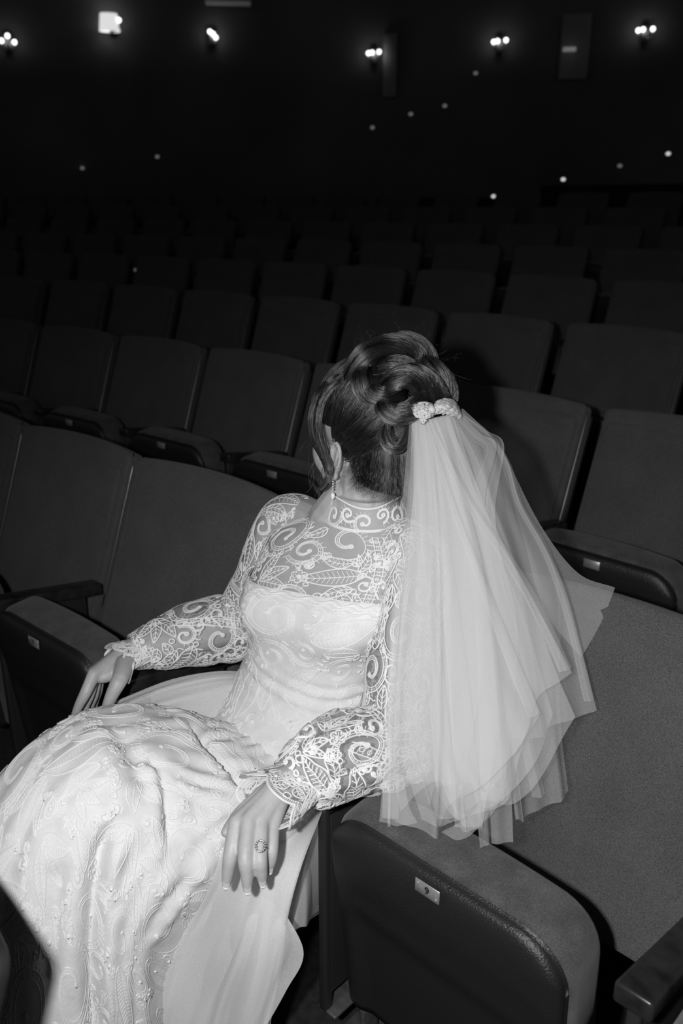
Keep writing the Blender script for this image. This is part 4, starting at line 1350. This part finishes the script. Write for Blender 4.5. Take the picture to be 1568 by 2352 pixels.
# ------------------------------------------------------------------ earring, ring
M['pearl'] = principled('pearl', .82, .15, .6, coat=.8)
M['gem'] = principled('gem', .75, .05, 1.0, metal=.35)
M['silver'] = principled('silver', .6, .22, .5, metal=1.0)
er = LOBE
parts = []
v, f = tube([er + UP * .004, er, er - UP * .004], .0012, 6)
ob('earring_hook', mesh('earring_hook', v, f), person, M['silver'])
for k in range(4):
    o = ob('earring_bead', sphere_mesh('earring_bead', .0017, 10), person, M['gem']); o.location = er - UP * (.004 + .0045 * k) - FW * .003
o = ob('earring_pearl', sphere_mesh('earring_pearl', .0042, 16, (1, 1, 1.45)), person, M['pearl']); o.location = er - UP * .029 - FW * .003
# ring on the left ring finger
rc = V(LH['ring'][0]) * .22 + V(LH['ring'][1]) * .78; ra = unit(V(LH['ring'][1]) - V(LH['ring'][0]))
rn = unit(TOCAM - ra * (TOCAM @ ra)); rs = np.cross(ra, rn)
v, f = tube([rc + .0108 * (math.cos(a) * rs + math.sin(a) * rn) for a in np.linspace(0, 2 * math.pi, 33)], .0011, 6, False)
rg = ob('ring', mesh('ring', v, f), person, M['silver'])
rp = rc + rn * .0122
def gem_mesh(r, h, sx=1.0, sy=1.0, n=10):
    v, f = [], []
    for (k_, hh) in ((.55, h), (1, h * .45), (.9, 0)):
        for i in range(n):
            a = 2 * math.pi * i / n
            v.append(rp + rs * math.cos(a) * r * k_ * sx + ra * math.sin(a) * r * k_ * sy + rn * hh)
    for j in range(2):
        for i in range(n): f.append((j * n + i, j * n + (i + 1) % n, (j + 1) * n + (i + 1) % n, (j + 1) * n + i))
    f.append(tuple(range(n)))
    return mesh('ring_stone', v, f, False)
ob('ring_stone', gem_mesh(.0042, .0028, .9, 1.15), rg, M['gem'])
v, f = tube([rp + rs * .0066 * math.cos(a) + ra * .0078 * math.sin(a) for a in np.linspace(0, 2 * math.pi, 33)], .0015, 6, False)
ob('ring_halo', mesh('ring_halo', v, f), rg, M['silver'])
for i in range(14):
    a = 2 * math.pi * i / 14
    o = ob('halo_stone', sphere_mesh('halo_stone', .0012, 6), rg, M['gem']); o.location = rp + rs * .0066 * math.cos(a) + ra * .0078 * math.sin(a) + rn * .0012

# ------------------------------------------------------------------ veil: gathered tulle falling from the bow
def tulle_panel(name, net, nu=90, nv=70, pleats=5, amp=.010, seed=0, mat='tulle', axis=None, parent=person, fold_start=.05):
    """net[u][v] control points; soft pleats deepen towards the hem"""
    G = grid_from(net, nu, nv)
    r_ = random.Random(seed); ph = [r_.uniform(0, 6.28) for _ in range(4)]
    ax = -FW if axis is None else V(axis)
    for i in range(nu):
        u = i / (nu - 1)
        for k in range(nv):
            v = k / (nv - 1)
            a = amp * (fold_start + u ** 1.1)
            s = math.sin(2 * math.pi * pleats * v + ph[0] + .8 * math.sin(3 * u + ph[1]))
            s = math.asin(max(-1, min(1, s * .985))) / 1.4
            G[i, k] += ax * a * (s + .3 * math.sin(2 * math.pi * pleats * 2.3 * v + ph[2])) + RT * a * .5 * math.sin(2 * math.pi * pleats * v + ph[3])
    return ob(name, Surf(G).mesh(name), parent, M[mat])
# main fall over the left shoulder and arm
tulle_panel('veil', [
    [(0.2241, 0.2794, 1.1569), (0.2397, 0.2791, 1.1565), (0.2536, 0.2843, 1.1557), (0.2641, 0.2939, 1.1557), (0.2685, 0.3056, 1.1566)],
    [(0.2512, 0.2374, 1.0773), (0.2777, 0.2341, 1.0798), (0.2985, 0.2467, 1.0813), (0.3136, 0.2672, 1.0800), (0.3237, 0.2830, 1.0786)],
    [(0.2796, 0.1810, 0.9646), (0.3176, 0.1828, 0.9708), (0.3488, 0.2036, 0.9696), (0.3755, 0.2360, 0.9710), (0.3916, 0.2729, 0.9721)],
    [(0.3125, 0.1210, 0.8512), (0.3591, 0.1243, 0.8589), (0.3995, 0.1478, 0.8605), (0.4355, 0.1884, 0.8615), (0.4583, 0.2383, 0.8619)],
    [(0.3492, 0.0667, 0.7423), (0.3969, 0.0709, 0.7497), (0.4438, 0.0949, 0.7551), (0.4815, 0.1413, 0.7648), (0.5088, 0.2108, 0.7825)],
    [(0.4305, -0.0351, 0.6442), (0.4629, -0.0178, 0.6481), (0.5019, 0.0133, 0.6382), (0.5370, 0.0798, 0.6650), (0.5501, 0.1903, 0.7507)]], pleats=2.5, amp=.020, seed=1)
tulle_panel('veil', [
    [(0.2262, 0.2733, 1.1553), (0.2432, 0.2747, 1.1556), (0.2595, 0.2824, 1.1555), (0.2693, 0.2987, 1.1557), (0.2761, 0.3132, 1.1580)],
    [(0.2620, 0.2376, 1.0721), (0.2924, 0.2380, 1.0748), (0.3130, 0.2505, 1.0763), (0.3248, 0.2694, 1.0782), (0.3280, 0.2885, 1.0819)],
    [(0.2959, 0.1834, 0.9534), (0.3421, 0.1850, 0.9586), (0.3722, 0.2064, 0.9606), (0.3940, 0.2451, 0.9697), (0.4094, 0.2829, 0.9740)],
    [(0.3338, 0.1192, 0.8366), (0.3862, 0.1280, 0.8448), (0.4303, 0.1565, 0.8497), (0.4570, 0.2142, 0.8742), (0.4773, 0.2725, 0.8971)],
    [(0.3675, 0.0658, 0.7353), (0.4251, 0.0777, 0.7400), (0.4763, 0.1101, 0.7548), (0.5040, 0.1856, 0.7992), (0.5212, 0.2627, 0.8524)],
    [(0.4696, 0.0038, 0.6502), (0.5034, 0.0208, 0.6511), (0.5251, 0.0717, 0.7009), (0.5454, 0.1824, 0.7733), (0.5561, 0.2555, 0.8154)]], pleats=2, amp=.018, seed=2)
# inner layers close to the arm
tulle_panel('veil', [
    [(0.2278, 0.2888, 1.1544), (0.2473, 0.2927, 1.1554), (0.2604, 0.3048, 1.1555), (0.2724, 0.3244, 1.1584)],
    [(0.2603, 0.2459, 1.0626), (0.2931, 0.2550, 1.0638), (0.3156, 0.2773, 1.0672), (0.3312, 0.3029, 1.0758)],
    [(0.2880, 0.1886, 0.9345), (0.3420, 0.1976, 0.9398), (0.3835, 0.2326, 0.9484), (0.4067, 0.2821, 0.9623)],
    [(0.3241, 0.1161, 0.8035), (0.3933, 0.1376, 0.8059), (0.4461, 0.1771, 0.8174), (0.4698, 0.2473, 0.8436)],
    [(0.3921, -0.0001, 0.6556), (0.4367, 0.0446, 0.6785), (0.4933, 0.0709, 0.6700), (0.5270, 0.1418, 0.6634), (0.5331, 0.2224, 0.7300)][:4]], pleats=3, amp=.012, seed=3)
tulle_panel('veil', [
    [(0.2192, 0.2881, 1.1546), (0.2390, 0.2918, 1.1542), (0.2578, 0.3024, 1.1554), (0.2674, 0.3192, 1.1571)],
    [(0.2554, 0.2415, 1.0476), (0.2857, 0.2484, 1.0490), (0.3118, 0.2659, 1.0506), (0.3282, 0.2906, 1.0558)],
    [(0.2908, 0.1753, 0.9013), (0.3395, 0.1860, 0.9053), (0.3827, 0.2133, 0.9097), (0.4075, 0.2610, 0.9166)],
    [(0.3393, 0.0994, 0.7544), (0.4006, 0.1142, 0.7579), (0.4546, 0.1461, 0.7662), (0.4835, 0.2084, 0.7809)],
    [(0.4418, 0.0638, 0.6938), (0.4958, 0.0532, 0.6431), (0.5232, 0.0543, 0.6229), (0.5239, 0.0790, 0.6432)]], pleats=2.4, amp=.014, seed=4)
# side fall towards the empty seat
tulle_panel('veil', [
    [(0.2601, 0.3051, 1.1568), (0.2669, 0.3197, 1.1591), (0.2696, 0.3378, 1.1617), (0.2676, 0.3559, 1.1584)],
    [(0.3100, 0.2946, 1.0990), (0.3205, 0.3155, 1.1077), (0.3287, 0.3469, 1.1125), (0.3312, 0.3861, 1.0994)],
    [(0.3578, 0.2748, 1.0258), (0.3690, 0.2946, 1.0308), (0.3805, 0.3276, 1.0327), (0.3775, 0.3763, 1.0200)],
    [(0.4109, 0.2547, 0.9271), (0.4297, 0.2814, 0.9317), (0.4469, 0.3253, 0.9304), (0.4586, 0.3813, 0.9046)],
    [(0.4571, 0.2325, 0.8219), (0.4800, 0.2596, 0.8196), (0.4983, 0.3007, 0.8255), (0.5167, 0.3541, 0.8113)],
    [(0.5018, 0.1888, 0.7048), (0.5303, 0.2239, 0.7084), (0.5499, 0.2612, 0.7188), (0.5677, 0.3249, 0.7276)]], pleats=1.5, amp=.012, seed=5)
tulle_panel('veil', [
    [(0.2593, 0.3183, 1.1559), (0.2634, 0.3307, 1.1589), (0.2650, 0.3469, 1.1594), (0.2627, 0.3654, 1.1575)],
    [(0.3084, 0.3291, 1.0841), (0.3165, 0.3480, 1.0930), (0.3247, 0.3736, 1.1006), (0.3233, 0.4035, 1.0906)],
    [(0.3443, 0.3040, 0.9925), (0.3586, 0.3267, 0.9976), (0.3664, 0.3595, 1.0063), (0.3697, 0.4027, 1.0000)],
    [(0.3996, 0.2658, 0.8664), (0.4232, 0.2936, 0.8644), (0.4419, 0.3357, 0.8714), (0.4488, 0.4064, 0.8856)],
    [(0.4565, 0.2187, 0.7338), (0.4836, 0.2404, 0.7274), (0.5028, 0.2758, 0.7193), (0.5150, 0.3256, 0.7097)],
    [(0.5411, 0.1466, 0.6009), (0.5567, 0.1694, 0.6039), (0.5682, 0.2101, 0.6067), (0.5766, 0.2626, 0.6100)]], pleats=1.5, amp=.012, seed=6)
tulle_panel('veil', [
    [(0.2493, 0.3079, 1.1532), (0.2593, 0.3183, 1.1559), (0.2632, 0.3372, 1.1578)],
    [(0.3232, 0.2878, 1.0293), (0.3346, 0.3079, 1.0345), (0.3419, 0.3340, 1.0449)],
    [(0.3787, 0.2219, 0.8751), (0.4043, 0.2454, 0.8752), (0.4172, 0.2883, 0.8798)],
    [(0.4423, 0.1552, 0.7335), (0.4687, 0.1763, 0.7273), (0.4806, 0.2139, 0.7226)],
    [(0.5427, 0.0523, 0.6115), (0.5573, 0.0719, 0.6093), (0.5648, 0.1049, 0.6039)]], pleats=1, amp=.008, seed=7)
# corner resting on the next seat back
tulle_panel('veil', [
    [(0.3300, 0.3882, 1.0759), (0.3268, 0.3951, 1.0815), (0.3233, 0.4035, 1.0906)],
    [(0.3806, 0.3911, 0.9546), (0.3893, 0.4105, 0.9634), (0.3935, 0.4241, 0.9687)],
    [(0.4385, 0.3815, 0.8383), (0.4513, 0.4257, 0.8760), (0.4587, 0.4471, 0.8916)],
    [(0.5169, 0.3748, 0.7791), (0.5216, 0.4218, 0.8233), (0.5195, 0.4664, 0.8755)]], pleats=.6, amp=.002, seed=8)
# hem edge lines, a fold of tulle along the lower left
tulle_panel('veil', [
    [(0.3957, 0.0128, 0.6906), (0.4086, 0.0174, 0.6906), (0.4238, 0.0242, 0.6907)],
    [(0.4162, -0.0148, 0.6627), (0.4331, -0.0064, 0.6630), (0.4511, 0.0065, 0.6614)],
    [(0.4312, -0.0352, 0.6485), (0.4504, -0.0268, 0.6442), (0.4742, -0.0021, 0.6502)]], pleats=1, amp=.004, seed=9)
tulle_panel('veil', [
    [(0.5292, 0.1006, 0.6872), (0.5400, 0.1076, 0.6812), (0.5439, 0.1186, 0.6847)],
    [(0.5204, 0.0612, 0.6518), (0.5334, 0.0703, 0.6459), (0.5428, 0.0891, 0.6552)],
    [(0.4972, 0.0201, 0.6314), (0.5205, 0.0365, 0.6209), (0.5348, 0.0637, 0.6353)]], pleats=1, amp=.003, seed=10)
# tulle rolled over at the shoulder side of the gather
tulle_panel('veil', [
    [(0.2667, 0.3262, 1.1580), (0.2684, 0.3360, 1.1603), (0.2700, 0.3458, 1.1626), (0.2677, 0.3580, 1.1625)],
    [(0.3056, 0.3361, 1.1193), (0.3065, 0.3468, 1.1248), (0.3064, 0.3632, 1.1292), (0.3017, 0.3795, 1.1270)],
    [(0.3255, 0.3398, 1.1038), (0.3349, 0.3507, 1.1085), (0.3366, 0.3674, 1.1100), (0.3320, 0.3885, 1.1028)],
    [(0.3325, 0.3058, 1.0643), (0.3445, 0.3105, 1.0510), (0.3529, 0.3183, 1.0361), (0.3564, 0.3343, 1.0179)],
    [(0.3542, 0.2811, 1.0159), (0.3641, 0.2807, 0.9962), (0.3741, 0.2931, 0.9728), (0.3827, 0.3073, 0.9558)]], pleats=2, amp=.006, seed=11, fold_start=.3)

# folded-over strips of the same tulle along the deep folds
def fold_strip(line, w0, w1, seed):
    C = cr(line, 7); net = []
    for i, c in enumerate(C):
        t = C[min(i + 1, 6)] - C[max(i - 1, 0)]; t /= np.linalg.norm(t)
        sd = unit(np.cross(t, FW)); w = w0 + (w1 - w0) * i / 6
        net.append([c - sd * w * .5 + FW * .004, c - FW * .003, c + sd * w * .5 + FW * .004])
    tulle_panel('veil', net, 60, 10, 1, .002, seed)
STRIPS = [
    ([(0.2564, 0.2805, 1.1575), (0.3225, 0.2600, 1.0870), (0.3755, 0.2617, 1.0188), (0.4627, 0.2666, 0.9279), (0.5500, 0.2541, 0.8181)], .010, .020),
    ([(0.2528, 0.2771, 1.1575), (0.3238, 0.2462, 1.0615), (0.3841, 0.2265, 0.9798), (0.4632, 0.2047, 0.8725), (0.5431, 0.1847, 0.7675)], .008, .020),
    ([(0.2768, 0.3364, 1.1601), (0.3328, 0.3810, 1.1007), (0.3826, 0.3713, 1.0148), (0.4616, 0.3762, 0.9032), (0.5611, 0.3239, 0.7381)], .008, .016),
    ([(0.2366, 0.2716, 1.1558), (0.2816, 0.2268, 1.0568), (0.3490, 0.1668, 0.9222), (0.4278, 0.0977, 0.7919), (0.5066, 0.0265, 0.6570)], .010, .030),
    ([(0.2642, 0.2877, 1.1575), (0.3447, 0.2561, 1.0421), (0.4113, 0.2179, 0.9245), (0.4804, 0.1521, 0.7894), (0.5402, 0.0856, 0.6710)], .010, .034),
    ([(0.2319, 0.2697, 1.1518), (0.2603, 0.2264, 1.0670), (0.2971, 0.1657, 0.9442), (0.3479, 0.0927, 0.7994), (0.4422, -0.0270, 0.6535)], .010, .024),
    ([(0.2738, 0.3104, 1.1566), (0.3394, 0.2929, 1.0540), (0.4037, 0.2637, 0.9446), (0.4619, 0.2309, 0.8243), (0.5582, 0.1956, 0.6258)], .008, .020),
    ([(0.2468, 0.2757, 1.1568), (0.3143, 0.2281, 1.0419), (0.3945, 0.1687, 0.8991), (0.4662, 0.1067, 0.7669), (0.5277, 0.0460, 0.6420)], .010, .040)]
for k, (ln, a, b) in enumerate(STRIPS): fold_strip(ln, a, b, 40 + k)
# further layers of the main fall
for k, (dd, pl) in enumerate(((.006, 1.6), (.011, 2.2), (.016, 1.3))):
    net = [
        [(0.2267, 0.2738, 1.1553), (0.2446, 0.2763, 1.1563), (0.2604, 0.2835, 1.1562), (0.2735, 0.3108, 1.1580)],
        [(0.2580, 0.2356, 1.0755), (0.2916, 0.2389, 1.0780), (0.3116, 0.2547, 1.0787), (0.3270, 0.2876, 1.0819)],
        [(0.2908, 0.1818, 0.9600), (0.3369, 0.1858, 0.9642), (0.3716, 0.2127, 0.9659), (0.3978, 0.2700, 0.9694)],
        [(0.3262, 0.1177, 0.8421), (0.3755, 0.1251, 0.8532), (0.4231, 0.1604, 0.8567), (0.4648, 0.2452, 0.8728)],
        [(0.3595, 0.0649, 0.7399), (0.4141, 0.0755, 0.7475), (0.4660, 0.1080, 0.7550), (0.5084, 0.2218, 0.8003)],
        [(0.4504, -0.0026, 0.6587), (0.4743, 0.0364, 0.6945), (0.5267, 0.0620, 0.6623), (0.5451, 0.1909, 0.7617)]]
    net = [[tuple(np.array(q) + FW * dd + RT * .006 * k * i) for q in r] for i, r in enumerate(net)]
    tulle_panel('veil', net, 80, 60, pl, .014, 60 + k)

# ---- lace bow
M['bow'] = fabric('bow_brocade', .62, 1, .0, bump=(420, .4), noise=(260, .2))
def bow_loop(name, ctr):
    G = grid_from(ctr, 26, 30)
    r_ = random.Random(3)
    for i in range(26):
        for k in range(30):
            G[i, k] += -FW * .0009 * (math.sin(i * 1.3 + 2 * math.sin(k * .8)) + math.sin(k * 1.1 + i * .5))
    o = ob(name, Surf(G).mesh(name), person, M['bow'])
    s = o.modifiers.new('thickness', 'SOLIDIFY'); s.thickness = .0035
bow_loop('bow_tail', [[(0.2340, 0.2603, 1.1732), (0.2471, 0.2693, 1.1823), (0.2587, 0.2795, 1.1810)], [(0.2502, 0.2537, 1.1646), (0.2621, 0.2572, 1.1730), (0.2692, 0.2707, 1.1726)], [(0.2592, 0.2620, 1.1525), (0.2669, 0.2629, 1.1607), (0.2661, 0.2752, 1.1671)]])
bow_loop('bow_loop', [[(0.2578, 0.2834, 1.1759), (0.2625, 0.3059, 1.1839), (0.2663, 0.3288, 1.1794), (0.2666, 0.3442, 1.1660)], [(0.2661, 0.2725, 1.1733), (0.2769, 0.2903, 1.1777), (0.2812, 0.3136, 1.1703), (0.2791, 0.3346, 1.1578)], [(0.2628, 0.2762, 1.1664), (0.2733, 0.2926, 1.1653), (0.2775, 0.3148, 1.1587), (0.2779, 0.3395, 1.1494)]])
kv, kf = tube([(0.2613, 0.2772, 1.1803), (0.2690, 0.2698, 1.1741), (0.2657, 0.2736, 1.1644)], [.005, .0065, .005], 10)
ob('bow_knot', mesh('bow_knot', kv, kf), person, M['bow'])

# ------------------------------------------------------------------ tulle of the skirt beside her hip and down to the floor
tulle_panel('tulle_underskirt', [
    [(0.2369, -0.1265, 0.5836), (0.2571, -0.0906, 0.5896), (0.2781, -0.0453, 0.5842), (0.2655, 0.0221, 0.5535)],
    [(0.2294, -0.1588, 0.5092), (0.2783, -0.1521, 0.5348), (0.3014, -0.1246, 0.5389), (0.3201, -0.0880, 0.5344)],
    [(0.1791, -0.1817, 0.3892), (0.2526, -0.1738, 0.4334), (0.3050, -0.1575, 0.4570), (0.3220, -0.1240, 0.4524)],
    [(0.1504, -0.2159, 0.2763), (0.2102, -0.1816, 0.2935), (0.2933, -0.1777, 0.3529), (0.3175, -0.1360, 0.3637)],
    [(0.1185, -0.2602, 0.0943), (0.1839, -0.2182, 0.1017), (0.2521, -0.1982, 0.1330), (0.2905, -0.1745, 0.1541)]], pleats=1.5, amp=.014, seed=20, mat='tulle_skirt')
tulle_panel('tulle_underskirt', [
    [(0.2023, -0.1340, 0.5439), (0.2596, -0.1117, 0.5711), (0.2899, -0.0666, 0.5771), (0.2538, 0.0185, 0.5232)],
    [(0.1777, -0.1642, 0.4376), (0.2450, -0.1563, 0.4754), (0.2898, -0.1422, 0.4943), (0.3117, -0.1039, 0.4902)],
    [(0.1434, -0.2060, 0.3376), (0.2035, -0.1729, 0.3457), (0.2869, -0.1698, 0.4028), (0.3134, -0.1303, 0.4257)],
    [(0.1258, -0.2374, 0.2183), (0.1881, -0.2038, 0.2292), (0.2542, -0.1838, 0.2646), (0.3056, -0.1456, 0.2910)],
    [(0.1109, -0.2606, 0.0778), (0.1685, -0.2258, 0.0852), (0.2373, -0.2051, 0.1167), (0.2952, -0.1602, 0.1446)]], pleats=2, amp=.012, seed=21, mat='tulle_skirt')
tulle_panel('tulle_underskirt', [
    [(0.2304, -0.0479, 0.5497), (0.2531, -0.0208, 0.5631), (0.2664, 0.0211, 0.5588)],
    [(0.2389, -0.0765, 0.5037), (0.2681, -0.0465, 0.5104), (0.2558, 0.0318, 0.4720)],
    [(0.2444, -0.1028, 0.4379), (0.2783, -0.0578, 0.4460), (0.2485, 0.0423, 0.3874)],
    [(0.2565, -0.1168, 0.3583), (0.2857, -0.0745, 0.3757), (0.2386, 0.0489, 0.2998)]], pleats=2, amp=.008, seed=22, mat='tulle_skirt')
tulle_panel('tulle_underskirt', [
    [(0.2928, -0.1448, 0.4981), (0.3064, -0.1353, 0.4919), (0.3168, -0.1247, 0.4788)],
    [(0.3024, -0.1555, 0.4453), (0.3300, -0.1366, 0.4377), (0.3511, -0.1154, 0.4084)],
    [(0.2949, -0.1701, 0.3567), (0.3179, -0.1551, 0.3530), (0.3346, -0.1390, 0.3393)],
    [(0.2612, -0.1829, 0.2228), (0.2941, -0.1829, 0.2500), (0.3046, -0.1667, 0.2488)]], pleats=1, amp=.006, seed=23, mat='tulle_skirt')
for k, dd in enumerate((.010, .020)):
    net = [
        [(0.2156, -0.1274, 0.5474), (0.2622, -0.1047, 0.5806), (0.2854, -0.0621, 0.5801), (0.2577, 0.0197, 0.5334)],
        [(0.1903, -0.1560, 0.4487), (0.2739, -0.1625, 0.5064), (0.2983, -0.1316, 0.5090), (0.3200, -0.0974, 0.5241)],
        [(0.1572, -0.1986, 0.3416), (0.2417, -0.1846, 0.3864), (0.2944, -0.1672, 0.4148), (0.3197, -0.1268, 0.4360)],
        [(0.1328, -0.2328, 0.2295), (0.1948, -0.1995, 0.2404), (0.2607, -0.1798, 0.2756), (0.3078, -0.1425, 0.3082)],
        [(0.1141, -0.2626, 0.0825), (0.1743, -0.2253, 0.0900), (0.2455, -0.2025, 0.1215), (0.2954, -0.1650, 0.1494)]]
    net = [[tuple(np.array(q) + FW * dd) for q in r] for r in net]
    tulle_panel('tulle_underskirt', net, 70, 60, 1.2 + k, .012, 70 + k, 'tulle_skirt')
tulle_panel('tulle_underskirt', [
    [(0.2363, -0.0905, 0.5698), (0.2620, -0.0488, 0.5775), (0.2642, 0.0204, 0.5555)],
    [(0.2514, -0.1153, 0.5191), (0.2813, -0.0737, 0.5185), (0.2541, 0.0325, 0.4616)],
    [(0.2591, -0.1299, 0.4404), (0.2902, -0.0887, 0.4489), (0.2453, 0.0434, 0.3658)],
    [(0.2699, -0.1381, 0.3662), (0.2928, -0.1025, 0.3818), (0.2291, 0.0420, 0.2886)]], pleats=1, amp=.006, seed=27, mat='tulle_skirt')
# tulle behind her lap
tulle_panel('tulle_underskirt', [
    [(-0.0587, 0.1576, 0.6167), (-0.0496, 0.1382, 0.6189), (-0.0394, 0.1180, 0.6173), (-0.0439, 0.0757, 0.5675)],
    [(-0.1026, 0.1064, 0.6240), (-0.0914, 0.0859, 0.6198), (-0.0808, 0.0605, 0.6066), (-0.0890, 0.0268, 0.5517)],
    [(-0.1529, 0.0286, 0.6180), (-0.1368, 0.0109, 0.6103), (-0.1225, -0.0108, 0.5976), (-0.1287, -0.0251, 0.5493)],
    [(-0.1913, -0.0729, 0.5996), (-0.1774, -0.0768, 0.5950), (-0.1618, -0.0816, 0.5852), (-0.1522, -0.0775, 0.5451)]], pleats=2, amp=.006, seed=24, mat='tulle_skirt')
tulle_panel('tulle_underskirt', [
    [(-0.0711, 0.1570, 0.6092), (-0.0671, 0.1441, 0.6046), (-0.0568, 0.1071, 0.5374)],
    [(-0.1266, 0.0925, 0.6108), (-0.1191, 0.0767, 0.5934), (-0.1094, 0.0413, 0.5308)],
    [(-0.1807, 0.0062, 0.5944), (-0.1640, -0.0117, 0.5852), (-0.1588, -0.0295, 0.5379)]], pleats=2, amp=.005, seed=25, mat='tulle_skirt')

satin_cord.build('embroidery', person, M['lace_on'])
sheer_cord.build('lace', person, M['lace'])
